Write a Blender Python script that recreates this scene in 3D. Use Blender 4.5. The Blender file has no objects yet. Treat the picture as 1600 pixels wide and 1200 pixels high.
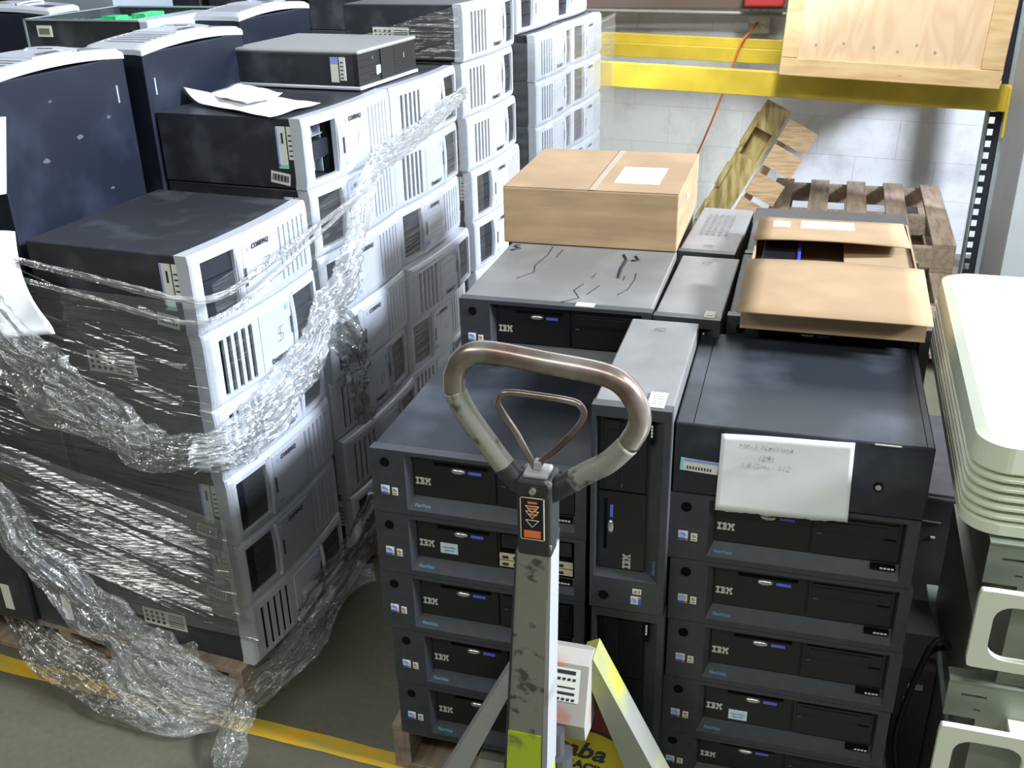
import bpy, bmesh, math, random
from mathutils import Vector, Matrix, noise, Euler
R = math.radians
S = bpy.context.scene
COL = S.collection
rng = random.Random(7)

# ------------------------------------------------------------------ camera
CZ = 1.765
p_, r_, a_ = R(25.1886), R(-1.43449), R(16.5)
fw = Vector((0, math.cos(p_), -math.sin(p_))); up0 = Vector((0, math.sin(p_), math.cos(p_))); rx = Vector((1, 0, 0))
c_, s_ = math.cos(r_), math.sin(r_)
right = c_*rx + s_*up0; up = -s_*rx + c_*up0
RZ = Matrix.Rotation(a_, 3, 'Z')
right, up, fw = RZ @ right, RZ @ up, RZ @ fw
cd = bpy.data.cameras.new('camera'); cam = bpy.data.objects.new('camera', cd); COL.objects.link(cam)
cam.matrix_world = Matrix(((right.x, up.x, -fw.x, 0), (right.y, up.y, -fw.y, 0), (right.z, up.z, -fw.z, CZ), (0, 0, 0, 1)))
cd.sensor_fit = 'HORIZONTAL'; cd.sensor_width = 36; cd.lens = 36*1590.63/1600; cd.clip_start = .05
S.camera = cam

# ------------------------------------------------------------------ world and lights
w = bpy.data.worlds.new('world'); S.world = w; w.use_nodes = True
bg = w.node_tree.nodes['Background']; bg.inputs[0].default_value = (.93, 1.0, .98, 1); bg.inputs[1].default_value = .075

def lamp(name, loc, aim, size, power, color, size_y=None, spread=None):
    l = bpy.data.lights.new(name, 'AREA'); l.energy = power; l.color = color
    l.shape = 'RECTANGLE' if size_y else 'DISK'; l.size = size
    if size_y: l.size_y = size_y
    if spread: l.spread = R(spread)
    o = bpy.data.objects.new(name, l); COL.objects.link(o); o.location = loc
    o.rotation_euler = (Vector(aim)-Vector(loc)).to_track_quat('-Z', 'Y').to_euler()
    return o
lamp('high_bay_lamp', (6.3, 1.35, 5.1), (-.8, 2.6, .8), 1.5, 1620, (.80, .88, 1.0))
lamp('unseen_fill_strip', (.2, 3.3, 5.2), (.1, 6.0, 3.2), .4, 150, (.95, 1.0, .98), 4.4, 85)  # unseen strip added to brighten the back wall, cone kept off the stacks
lamp('unseen_fill_strip', (-3.9, -1.3, 4.7), (-1.6, 1.6, .3), 3.0, 60, (.96, 1.0, .92), .7)  # unseen strip added so the film pleats glint
lamp('unseen_fill_strip', (-.2, -1.6, 4.7), (.0, 1.6, .3), 2.6, 46, (.96, 1.0, .94), .3)  # unseen strip added as front fill for camera-facing sides
lamp('unseen_fill_strip', (3.0, -1.6, 4.7), (.6, 1.6, .3), 2.6, 46, (.96, 1.0, .94), .3)  # second unseen front fill strip, added for the right half
S.cycles.transparent_max_bounces = 40

S.view_settings.view_transform = 'Standard'; S.view_settings.look = 'None'
S.view_settings.gamma = 1; S.view_settings.use_curve_mapping = False
S.view_settings.exposure = .35

# ------------------------------------------------------------------ materials
def mat(name, col, rough=.5, metal=0.0, nz=0.0, scale=30, bump=0.0, spec=.5, coat=0, stretch=None, col2=None, lo=.4, hi=.65):
    m = bpy.data.materials.new(name); m.use_nodes = True
    nt = m.node_tree; b = nt.nodes['Principled BSDF']
    b.inputs['Roughness'].default_value = rough; b.inputs['Metallic'].default_value = metal
    b.inputs['Specular IOR Level'].default_value = spec
    if coat: b.inputs['Coat Weight'].default_value = coat
    c = tuple(col)+(1,)
    b.inputs['Base Color'].default_value = c
    if nz or bump:
        tc = nt.nodes.new('ShaderNodeTexCoord'); mp = nt.nodes.new('ShaderNodeMapping')
        nt.links.new(tc.outputs['Object'], mp.inputs[0])
        if stretch: mp.inputs['Scale'].default_value = stretch
        n = nt.nodes.new('ShaderNodeTexNoise'); n.inputs['Scale'].default_value = scale; n.inputs['Detail'].default_value = 6
        nt.links.new(mp.outputs[0], n.inputs[0])
        if nz:
            rp = nt.nodes.new('ShaderNodeValToRGB')
            rp.color_ramp.elements[0].position = lo; rp.color_ramp.elements[1].position = hi
            rp.color_ramp.elements[0].color = c
            rp.color_ramp.elements[1].color = (tuple(col2)+(1,)) if col2 else tuple(min(1, x*(1+nz)+.01*nz) for x in col)+(1,)
            nt.links.new(n.outputs[0], rp.inputs[0]); nt.links.new(rp.outputs[0], b.inputs['Base Color'])
        if bump:
            bp = nt.nodes.new('ShaderNodeBump'); bp.inputs['Strength'].default_value = bump; bp.inputs['Distance'].default_value = .01
            nt.links.new(n.outputs[0], bp.inputs['Height']); nt.links.new(bp.outputs[0], b.inputs['Normal'])
    return m

M = {}
M['case_black'] = mat('case_black_paint', (.030, .032, .038), .40, 0, 1.6, 9, 0, .5, lo=.5, hi=.78)
M['case_blue'] = mat('case_navy_paint', (.008, .011, .022), .48, 0, 1.0, 7, 0, .35, lo=.5, hi=.8)
M['silver'] = mat('silver_plastic', (.56, .58, .63), .34, .15)
M['scuff'] = mat('pale_scuff', (.085, .09, .105), .6)
M['lid'] = mat('satin_grey_lid', (.33, .33, .32), .4, .1)
M['silver_plate'] = mat('silver_plate_plastic', (.60, .62, .68), .30, .2)
M['black'] = mat('black_plastic', (.012, .012, .014), .45)
M['bay_dark'] = mat('bay_dark_plastic', (.014, .016, .022), .36)
M['void'] = mat('deep_black', (.004, .004, .005), .9, spec=.1)
M['cage'] = mat('galvanised_cage', (.52, .60, .66), .38, .6)
M['label'] = mat('label_paper', (.78, .79, .70), .55)
M['label_blue'] = mat('label_blue_print', (.30, .36, .75), .5)
M['label_green'] = mat('label_green_print', (.30, .66, .55), .5)
M['ink'] = mat('ink_black', (.03, .03, .04), .6)
M['paper'] = mat('white_paper', (.86, .87, .88), .7, 0, 0, 12, .08)
M['charcoal'] = mat('charcoal_bezel', (.040, .043, .050), .42, 0, .15, 60)
M['ibm_case'] = mat('slate_case_paint', (.024, .027, .034), .46, 0, 1.6, 6, 0, .3, lo=.5, hi=.8)
M['ibm_light'] = mat('pebble_grey_paint_and_glare', (.175, .170, .163), .42, 0, .35, 8, 0, .5, lo=.45, hi=.75)  # flat lids: glare put into the colour; edge-standing units: own grey
M['panel_black'] = mat('panel_black_plastic', (.010, .010, .012), .38)
M['chrome'] = mat('satin_chrome', (.62, .62, .60), .28, .85)
M['blue_bar'] = mat('violet_blue_plastic', (.13, .15, .80), .35)
M['logo'] = mat('logo_silver_print', (.62, .60, .54), .45)
M['netblue'] = mat('name_print_blue', (.10, .36, .58), .5)
M['orange'] = mat('orange_print', (.85, .18, .05), .5)
M['intel'] = mat('sticker_blue_print', (.06, .12, .60), .5)
M['swirl'] = mat('sticker_pale_blue_print', (.33, .42, .75), .5)
M['red'] = mat('red_print', (.6, .06, .04), .5)
M['gold'] = mat('gold_print', (.75, .5, .08), .5)
M['sage'] = mat('sticker_green_print', (.25, .5, .2), .5)
M['approve'] = mat('sticker_pale_cyan', (.66, .80, .86), .5)
M['port_cream'] = mat('port_cream_plastic', (.66, .58, .40), .5)
M['card'] = mat('cardboard', (.38, .255, .145), .75, 0, .25, 5, .05, .25, stretch=(1, 1, 6))
M['card_in'] = mat('cardboard_inside', (.42, .30, .18), .8, 0, .15, 8, .04, .25)
M['tape'] = mat('packing_tape', (.36, .26, .16), .30)
M['wood'] = mat('pallet_wood', (.36, .28, .215), .8, 0, 1.0, 5, .2, .2, stretch=(9, 1.2, 9), col2=(.24, .175, .13))
M['wood_y'] = mat('green_pine_wood', (.46, .37, .17), .75, 0, .5, 5, .2, .2, stretch=(9, 9, 1.2), col2=(.22, .17, .06))
M['wood_tan'] = mat('tan_sawn_wood', (.56, .40, .25), .75, 0, .4, 40, .3, .2, stretch=(.3, 1, 3), col2=(.40, .27, .16))
M['pine'] = mat('pine_frame', (.56, .40, .22), .6, 0, .4, 4, .04, .3, stretch=(1.2, 6, 8), col2=(.48, .30, .15))
M['yellow'] = mat('yellow_rack_paint', (.47, .34, .030), .42, 0, .25, 6, .03)
M['post'] = mat('grey_rack_paint', (.20, .23, .24), .45, .1, .3, 8, .05)
M['post_dark'] = mat('dark_rack_paint', (.012, .013, .02), .5)
M['cream'] = mat('cream_plastic', (.72, .76, .60), .40)
M['sheet'] = mat('zinc_sheet', (.25, .275, .225), .42, .4, .2, 6, .03)
M['cabinet'] = mat('grey_cabinet_paint', (.30, .315, .315), .5, 0, .15, 3)
M['rubber'] = mat('black_cable_rubber', (.01, .01, .011), .6)
M['printer'] = mat('dark_grey_plastic', (.06, .06, .06), .5)
M['rust'] = mat('browned_steel_tube', (.20, .115, .085), .27, .7, 1.0, 12, .05, col2=(.42, .38, .33))
M['jack'] = mat('worn_grey_green_paint', (.27, .27, .225), .5, .1, .5, 38, .10, col2=(.09, .08, .06), lo=.58, hi=.66)
M['jack_light'] = mat('worn_grey_paint_and_lit_side', (.40, .40, .41), .45, 0, .3, 10, .04, col2=(.24, .22, .19), lo=.6, hi=.8)
M['jack_black'] = mat('scuffed_black_paint', (.03, .03, .03), .5, 0, 1, 24, .2, col2=(.30, .30, .26), lo=.60, hi=.70)
M['jack_yellow'] = mat('chartreuse_scuffed_paint', (.52, .66, .02), .5, 0, 1, 18, .2, col2=(.16, .18, .10), lo=.54, hi=.68)
M['jack_frame'] = mat('grey_paint_with_yellow_wear', (.24, .24, .205), .5, 0, .4, 9, .05, col2=(.40, .40, .06), lo=.46, hi=.70)
M['jack_pink'] = mat('pale_paint_with_red_wear', (.38, .36, .32), .5, 0, .4, 11, .05, col2=(.45, .16, .10), lo=.52, hi=.68)
M['decal_red'] = mat('dark_red_paint', (.17, .012, .012), .5)
M['decal_yellow'] = mat('decal_yellow', (.58, .46, .02), .5)
M['cord'] = mat('orange_cord', (.55, .13, .03), .5)
M['outlet'] = mat('outlet_grey', (.55, .55, .50), .5)
M['brownbeam'] = mat('brown_beam_paint', (.09, .06, .05), .6)
M['pipe'] = mat('grey_conduit', (.18, .18, .16), .5)
M['redpaint'] = mat('red_paint', (.30, .02, .02), .5)
M['pcb'] = mat('green_circuit_board', (.02, .42, .12), .4, 0, .6, 60)
M['chip'] = mat('module_silver', (.6, .62, .62), .4, .4)
M['slot_white'] = mat('slot_white_plastic', (.8, .82, .8), .4)
M['line'] = mat('yellow_floor_paint', (.64, .36, .015), .6, 0, .3, 14, .05, col2=(.50, .38, .05))
M['blue_plastic'] = mat('blue_packing_plastic', (.05, .07, .55), .4)

def concrete():
    m = bpy.data.materials.new('polished_concrete'); m.use_nodes = True; nt = m.node_tree; b = nt.nodes['Principled BSDF']
    tc = nt.nodes.new('ShaderNodeTexCoord')
    n1 = nt.nodes.new('ShaderNodeTexNoise'); n1.inputs['Scale'].default_value = 2.2; n1.inputs['Detail'].default_value = 8
    n2 = nt.nodes.new('ShaderNodeTexNoise'); n2.inputs['Scale'].default_value = 55; n2.inputs['Detail'].default_value = 4
    mx = nt.nodes.new('ShaderNodeMix'); mx.data_type = 'FLOAT'; mx.inputs[0].default_value = .35
    rp = nt.nodes.new('ShaderNodeValToRGB')
    rp.color_ramp.elements[0].position = .32; rp.color_ramp.elements[0].color = (.090, .085, .060, 1)
    rp.color_ramp.elements[1].position = .68; rp.color_ramp.elements[1].color = (.138, .130, .092, 1)
    for n in (n1, n2): nt.links.new(tc.outputs['Object'], n.inputs[0])
    nt.links.new(n1.outputs[0], mx.inputs[2]); nt.links.new(n2.outputs[0], mx.inputs[3])
    nt.links.new(mx.outputs[0], rp.inputs[0]); nt.links.new(rp.outputs[0], b.inputs['Base Color'])
    b.inputs['Roughness'].default_value = .38
    return m
def blockwall():
    m = bpy.data.materials.new('painted_block_wall'); m.use_nodes = True; nt = m.node_tree; b = nt.nodes['Principled BSDF']
    tc = nt.nodes.new('ShaderNodeTexCoord'); mp = nt.nodes.new('ShaderNodeMapping')
    mp.inputs['Rotation'].default_value = (R(90), 0, R(2.0)); 
    sx = nt.nodes.new('ShaderNodeSeparateXYZ'); cx = nt.nodes.new('ShaderNodeCombineXYZ')
    nt.links.new(tc.outputs['Object'], sx.inputs[0])
    nt.links.new(sx.outputs[0], cx.inputs[0]); nt.links.new(sx.outputs[2], cx.inputs[1])
    mp.inputs['Rotation'].default_value = (0, 0, R(1.6)); mp.inputs['Location'].default_value = (.212, -.075, 0)
    nt.links.new(cx.outputs[0], mp.inputs[0])
    br = nt.nodes.new('ShaderNodeTexBrick'); br.inputs['Scale'].default_value = 1
    br.inputs['Brick Width'].default_value = .406; br.inputs['Row Height'].default_value = .203
    br.inputs['Mortar Size'].default_value = .0028; br.inputs['Mortar Smooth'].default_value = .4; br.offset = .5
    br.inputs['Color1'].default_value = (.68, .69, .72, 1); br.inputs['Color2'].default_value = (.72, .72, .75, 1); br.inputs['Mortar'].default_value = (.60, .60, .61, 1)
    nt.links.new(mp.outputs[0], br.inputs[0])
    n = nt.nodes.new('ShaderNodeTexNoise'); n.inputs['Scale'].default_value = 3.2; n.inputs['Detail'].default_value = 9; n.inputs['Roughness'].default_value = .65
    nt.links.new(tc.outputs['Object'], n.inputs[0])
    rp = nt.nodes.new('ShaderNodeValToRGB'); rp.color_ramp.elements[0].position = .30; rp.color_ramp.elements[0].color = (.62, .62, .58, 1)
    rp.color_ramp.elements[1].position = .52; rp.color_ramp.elements[1].color = (1, 1, 1, 1)
    nt.links.new(n.outputs[0], rp.inputs[0])
    mx = nt.nodes.new('ShaderNodeMixRGB'); mx.blend_type = 'MULTIPLY'; mx.inputs[0].default_value = .8
    nt.links.new(br.outputs[0], mx.inputs[1]); nt.links.new(rp.outputs[0], mx.inputs[2]); nt.links.new(mx.outputs[0], b.inputs['Base Color'])
    bp = nt.nodes.new('ShaderNodeBump'); bp.inputs['Strength'].default_value = .35; bp.inputs['Distance'].default_value = .004; bp.invert = True
    nt.links.new(br.outputs['Fac'], bp.inputs['Height']); nt.links.new(bp.outputs[0], b.inputs['Normal'])
    b.inputs['Roughness'].default_value = .6
    return m
def plywood():
    m = bpy.data.materials.new('plywood_sheet'); m.use_nodes = True; nt = m.node_tree; b = nt.nodes['Principled BSDF']
    tc = nt.nodes.new('ShaderNodeTexCoord'); mp = nt.nodes.new('ShaderNodeMapping'); mp.inputs['Scale'].default_value = (5, 5, .9)
    nt.links.new(tc.outputs['Object'], mp.inputs[0])
    n = nt.nodes.new('ShaderNodeTexNoise'); n.inputs['Scale'].default_value = 2.0; n.inputs['Detail'].default_value = 1.5; n.inputs['Distortion'].default_value = .6
    nt.links.new(mp.outputs[0], n.inputs[0])
    ml = nt.nodes.new('ShaderNodeMath'); ml.operation = 'MULTIPLY'; ml.inputs[1].default_value = 11
    fr = nt.nodes.new('ShaderNodeMath'); fr.operation = 'PINGPONG'; fr.inputs[1].default_value = 1
    nt.links.new(n.outputs[0], ml.inputs[0]); nt.links.new(ml.outputs[0], fr.inputs[0])
    rp = nt.nodes.new('ShaderNodeValToRGB'); rp.color_ramp.elements[0].position = .15; rp.color_ramp.elements[0].color = (.53, .365, .235, 1)
    rp.color_ramp.elements[1].position = .8; rp.color_ramp.elements[1].color = (.575, .42, .28, 1)
    nt.links.new(fr.outputs[0], rp.inputs[0]); nt.links.new(rp.outputs[0], b.inputs['Base Color']); b.inputs['Roughness'].default_value = .55
    return m
def film(name, milk, gl, rough, k, stretch, bump, tint=(.95, .97, .96)):
    m = bpy.data.materials.new(name); m.use_nodes = True; nt = m.node_tree; nt.nodes.clear()
    out = nt.nodes.new('ShaderNodeOutputMaterial'); tr = nt.nodes.new('ShaderNodeBsdfTransparent'); tr.inputs[0].default_value = (.97, .98, .98, 1)
    g = nt.nodes.new('ShaderNodeBsdfGlossy'); g.inputs['Roughness'].default_value = rough
    df = nt.nodes.new('ShaderNodeBsdfDiffuse'); df.inputs[0].default_value = tint+(1,)
    tl = nt.nodes.new('ShaderNodeBsdfTranslucent'); tl.inputs[0].default_value = tint+(1,)
    md = nt.nodes.new('ShaderNodeMixShader'); md.inputs[0].default_value = .45
    nt.links.new(df.outputs[0], md.inputs[1]); nt.links.new(tl.outputs[0], md.inputs[2])
    m1 = nt.nodes.new('ShaderNodeMixShader'); m1.inputs[0].default_value = milk
    nt.links.new(tr.outputs[0], m1.inputs[1]); nt.links.new(md.outputs[0], m1.inputs[2])
    fr = nt.nodes.new('ShaderNodeFresnel'); fr.inputs[0].default_value = 1.5
    tc = nt.nodes.new('ShaderNodeTexCoord'); mp = nt.nodes.new('ShaderNodeMapping'); mp.inputs['Scale'].default_value = stretch; mp.inputs['Rotation'].default_value = (0, R(7), 0)
    nz = nt.nodes.new('ShaderNodeTexNoise'); nz.inputs['Scale'].default_value = 1; nz.inputs['Detail'].default_value = 3
    bp = nt.nodes.new('ShaderNodeBump'); bp.inputs['Strength'].default_value = 1; bp.inputs['Distance'].default_value = bump
    nt.links.new(tc.outputs['Object'], mp.inputs[0]); nt.links.new(mp.outputs[0], nz.inputs[0]); nt.links.new(nz.outputs[0], bp.inputs['Height'])
    nt.links.new(bp.outputs[0], g.inputs['Normal'])
    mm = nt.nodes.new('ShaderNodeMath'); mm.operation = 'MULTIPLY_ADD'; mm.use_clamp = True; mm.inputs[1].default_value = k; mm.inputs[2].default_value = gl
    nt.links.new(fr.outputs[0], mm.inputs[0])
    m2 = nt.nodes.new('ShaderNodeMixShader'); nt.links.new(mm.outputs[0], m2.inputs[0])
    nt.links.new(m1.outputs[0], m2.inputs[1]); nt.links.new(g.outputs[0], m2.inputs[2]); nt.links.new(m2.outputs[0], out.inputs[0])
    return m
M['film'] = film('stretch_film_sheet', .10, .14, .10, .6, (1.6, 1.6, 75), .012)
M['film_front'] = film('stretch_film_over_fronts', .03, .07, .12, .5, (1.6, 1.6, 75), .010)
M['film_rope'] = film('stretch_film_bunched', .38, .10, .10, .5, (46, 46, 60), .010)
M['film_loose'] = film('stretch_film_loose', .15, .10, .08, .6, (46, 46, 60), .010)
M['concrete'] = concrete(); M['block'] = blockwall(); M['ply'] = plywood()

# ------------------------------------------------------------------ mesh builder
class MB:
    def __init__(s): s.v = []; s.f = []; s.mi = []; s.mats = []; s.smooth = False; s.nsm = None
    def m(s, name):
        mt = M[name]
        if mt not in s.mats: s.mats.append(mt)
        return s.mats.index(mt)
    def quad(s, pts, mt=0):
        i = len(s.v); s.v += [tuple(q) for q in pts]; s.f.append(tuple(range(i, i+len(pts)))); s.mi.append(mt)
    def box(s, a, b, mt=0, bev=0.0, rot=None, org=None):
        x0, y0, z0 = a; x1, y1, z1 = b
        bm = bmesh.new(); bmesh.ops.create_cube(bm, size=1)
        bmesh.ops.scale(bm, vec=(x1-x0, y1-y0, z1-z0), verts=bm.verts)
        bmesh.ops.translate(bm, vec=((x0+x1)/2, (y0+y1)/2, (z0+z1)/2), verts=bm.verts)
        if bev: bmesh.ops.bevel(bm, geom=list(bm.edges), offset=bev, segments=2, profile=.5, affect='EDGES')
        if rot is not None:
            o = Vector(org or (0, 0, 0))
            for v in bm.verts: v.co = o + rot @ (v.co-o)
        s.bm(bm, mt)
    def bm(s, bm, mt=0):
        bmesh.ops.recalc_face_normals(bm, faces=bm.faces)
        i = len(s.v); bm.verts.index_update(); s.v += [tuple(v.co) for v in bm.verts]
        for f in bm.faces: s.f.append(tuple(i+v.index for v in f.verts)); s.mi.append(mt)
        bm.free()
    def prism(s, poly, ax, lo, hi, mt=0):     # poly in the two other axes (in order), extruded along axis ax
        def P(a, b, c): return {0: (c, a, b), 1: (a, c, b), 2: (a, b, c)}[ax]
        bm = bmesh.new()
        A = [bm.verts.new(P(a, b, lo)) for a, b in poly]; B = [bm.verts.new(P(a, b, hi)) for a, b in poly]
        n = len(poly); bm.faces.new(A); bm.faces.new(B[::-1])
        for i in range(n): bm.faces.new((A[i], A[(i+1) % n], B[(i+1) % n], B[i]))
        s.bm(bm, mt)
    def tube(s, pts, rad, seg=10, mt=0, closed=False, cap=True, flat=None):
        pts = [Vector(q) for q in pts]; n = len(pts); rings = []; i0 = len(s.v)
        ref = Vector((0, 0, 1)); prev = None
        for i, q in enumerate(pts):
            t = (pts[(i+1) % n] if (closed or i < n-1) else q) - (pts[i-1] if (closed or i > 0) else q); t.normalize()
            if prev is None:
                a = t.cross(ref); a = a if a.length > .1 else t.cross(Vector((1, 0, 0)))
            else: a = prev - t*prev.dot(t)
            a.normalize(); b = t.cross(a); prev = a
            rr = rad[i] if isinstance(rad, (list, tuple)) else rad
            for k in range(seg):
                an = 2*math.pi*k/seg; s.v.append(tuple(q + a*rr*math.cos(an) + b*rr*math.sin(an)))
        m = n if closed else n-1
        for i in range(m):
            for k in range(seg):
                A = i0+i*seg+k; B = i0+i*seg+(k+1) % seg; C2 = i0+((i+1) % n)*seg+(k+1) % seg; D = i0+((i+1) % n)*seg+k
                s.f.append((A, B, C2, D)); s.mi.append(mt)
        if cap and not closed:
            s.f.append(tuple(i0+k for k in range(seg))[::-1]); s.mi.append(mt)
            s.f.append(tuple(i0+(n-1)*seg+k for k in range(seg))); s.mi.append(mt)
        s.smooth = True
    def cyl(s, c, r, h, ax=2, seg=20, mt=0):
        s.prism([(c[(1, 0, 0)[ax]] + r*math.cos(2*math.pi*k/seg), c[(2, 2, 1)[ax]] + r*math.sin(2*math.pi*k/seg)) for k in range(seg)], ax, c[ax], c[ax]+h, mt)
    def grid(s, fn, nu, nv, mt=0):
        i0 = len(s.v)
        for i in range(nu+1):
            for j in range(nv+1): s.v.append(tuple(fn(i/nu, j/nv)))
        for i in range(nu):
            for j in range(nv):
                a = i0+i*(nv+1)+j; s.f.append((a, a+nv+1, a+nv+2, a+1)); s.mi.append(mt)
        s.smooth = True
    def panel(s, us, vs, holes, P, depth=.02, border=None, mt=0, sub=.03):
        """front sheet over (u,v) with holes (u0,u1,v0,v1[,depth]); P(u,v,d) gives the point, d = depth behind the face"""
        U = set(us); V = set(vs)
        for h in holes: U |= {h[0], h[1]}; V |= {h[2], h[3]}
        U = sorted(U); V = sorted(V)
        Un = [U[0]]
        for a, b in zip(U, U[1:]):
            k = max(1, int(math.ceil((b-a)/sub))); Un += [a+(b-a)*(i+1)/k for i in range(k)]
        U = Un
        def inh(u, v):
            for h in holes:
                if h[0] < u < h[1] and h[2] < v < h[3]: return h
        for a, b in zip(U, U[1:]):
            for c, d in zip(V, V[1:]):
                h = inh((a+b)/2, (c+d)/2)
                if not h: s.quad([P(a, c, 0), P(b, c, 0), P(b, d, 0), P(a, d, 0)], mt)
                else:
                    D = h[4] if len(h) > 4 else depth
                    if abs(c-h[2]) < 1e-9: s.quad([P(a, c, 0), P(b, c, 0), P(b, c, D), P(a, c, D)], mt)
                    if abs(d-h[3]) < 1e-9: s.quad([P(a, d, 0), P(a, d, D), P(b, d, D), P(b, d, 0)], mt)
                    if abs(a-h[0]) < 1e-9: s.quad([P(a, c, 0), P(a, c, D), P(a, d, D), P(a, d, 0)], mt)
                    if abs(b-h[1]) < 1e-9: s.quad([P(b, c, 0), P(b, d, 0), P(b, d, D), P(b, c, D)], mt)
        if border:
            for a, b in zip(U, U[1:]):
                s.quad([P(a, V[0], 0), P(a, V[0], border), P(b, V[0], border), P(b, V[0], 0)], mt)
                s.quad([P(a, V[-1], 0), P(b, V[-1], 0), P(b, V[-1], border), P(a, V[-1], border)], mt)
            for c, d in zip(V, V[1:]):
                s.quad([P(U[0], c, 0), P(U[0], d, 0), P(U[0], d, border), P(U[0], c, border)], mt)
                s.quad([P(U[-1], c, 0), P(U[-1], c, border), P(U[-1], d, border), P(U[-1], d, 0)], mt)
    def mesh(s, name, mtname=None, smooth=None):
        me = bpy.data.meshes.new(name)
        me.from_pydata(s.v, [], s.f); 
        if s.mats:
            for q in s.mats: me.materials.append(q)
        elif mtname: me.materials.append(M[mtname])
        for i, pl in enumerate(me.polygons): pl.material_index = s.mi[i]
        b = bmesh.new(); b.from_mesh(me); bmesh.ops.remove_doubles(b, verts=b.verts, dist=1e-5); b.to_mesh(me); b.free()
        sm = s.smooth if smooth is None else smooth
        if sm:
            for i, pl in enumerate(me.polygons): pl.use_smooth = s.nsm is None or i < s.nsm
        me.update(); return me
    def build(s, name, mtname=None, parent=None, label=None, smooth=None, loc=None, rot=None):
        o = bpy.data.objects.new(name, s.mesh(name, mtname, smooth)); COL.objects.link(o)
        if parent: o.parent = parent
        if loc: o.location = loc
        if rot: o.rotation_euler = rot
        if label: o['label'] = label
        return o

def tag(o, label, cat, group=None, kind=None):
    o['label'] = label; o['category'] = cat
    if group: o['group'] = group
    if kind: o['kind'] = kind
    return o
def empty(name, loc, rz=0):
    o = bpy.data.objects.new(name, None); COL.objects.link(o); o.location = loc; o.rotation_euler = (0, 0, rz); o.empty_display_size = .05
    return o
def copy_tree(o, parent=None):
    c = o.copy(); COL.objects.link(c)
    if parent: c.parent = parent
    for ch in list(o.children): copy_tree(ch, c)
    return c
def struct(o): o['kind'] = 'structure'; return o

_txt = {}
def text_mesh(s, size, mtname, bold=0.0, shear=0.0, ext=.0004):
    k = (s, size, mtname, bold, shear)
    if k in _txt: return _txt[k]
    cu = bpy.data.curves.new('lettering', 'FONT'); cu.body = s; cu.size = size; cu.align_x = 'CENTER'; cu.align_y = 'CENTER'
    cu.offset = bold; cu.shear = shear; cu.extrude = ext; cu.resolution_u = 2
    o = bpy.data.objects.new('lettering', cu); COL.objects.link(o)
    bpy.context.view_layer.update(); dg = bpy.context.evaluated_depsgraph_get()
    me = bpy.data.meshes.new_from_object(o.evaluated_get(dg)); me.materials.clear(); me.materials.append(M[mtname])
    bpy.data.objects.remove(o); bpy.data.curves.remove(cu)
    _txt[k] = me; return me
def text(s, size, mtname, mx, parent, name='lettering', **kw):
    o = bpy.data.objects.new(name, text_mesh(s, size, mtname, **kw)); COL.objects.link(o); o.parent = parent; o.matrix_local = mx
    return o
def frame_mx(o, ex, ey):
    ex = Vector(ex).normalized(); ey = Vector(ey).normalized(); ez = ex.cross(ey)
    return Matrix(((ex.x, ey.x, ez.x, o[0]), (ex.y, ey.y, ez.y, o[1]), (ex.z, ey.z, ez.z, o[2]), (0, 0, 0, 1)))
ORD = ['top', 'second', 'third', 'fourth', 'fifth', 'sixth', 'seventh', 'eighth']

# ------------------------------------------------------------------ setting
mb = MB(); mb.quad([(-9, -3, 0), (7, -3, 0), (7, 6.2, 0), (-9, 6.2, 0)]); struct(mb.build('floor', 'concrete'))
mb = MB(); mb.box((-9, 0, 0), (7, .2, 4)); o = mb.build('wall_back', 'block'); o.location = (.85, 5.74, 0); o.rotation_euler = (0, 0, R(-2.2)); struct(o)
def yl(x): return 1.645 + (x+1.93)*(1.583-1.645)/(1.93-.7)
random.seed(3)
mb = MB(); N = 40
def fl(u, v):
    x = -3.2 + u*4.2
    e = .004*noise.noise(Vector((x*9, v*7, 0)))
    return (x, yl(x) + (v-.5)*.050 + e, .0015)
mb.grid(fl, N*2, 1)
tag(mb.build('floor_line', 'line', smooth=False), 'worn yellow line painted on the concrete floor in front of the pallets', 'floor marking')

# ------------------------------------------------------------------ pallets
def pallet(name, label, loc, rz, L, D, mtop='wood', h=.125, nb=7, axis=0, group=None):
    """deck L along x, D along y; boards run along x (axis 0) or along y (axis 1)"""
    t = tag(empty(name, loc, rz), label, 'pallet', group)
    a, b = (L, D) if axis == 0 else (D, L)
    def bx(x0, x1, y0, y1, z0, z1):
        m = MB()
        if axis == 0: m.box((x0, y0, z0), (x1, y1, z1), bev=.002)
        else: m.box((y0, x0, z0), (y1, x1, z1), bev=.002)
        return m
    bw = .092
    for k in range(nb):
        y = k*(b-bw)/(nb-1); bx(0, a, y, y+bw, h-.018, h).build('deck_board', mtop, t)
    for k in range(3):
        y = k*(b-bw)/2; bx(0, a, y, y+bw, 0, .017).build('bottom_board', mtop, t)
    for k in range(3):
        x = k*(a-.04)/2; bx(x, x+.04, 0, b, .0175, h-.0185).build('stringer', mtop, t)
    return t

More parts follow.
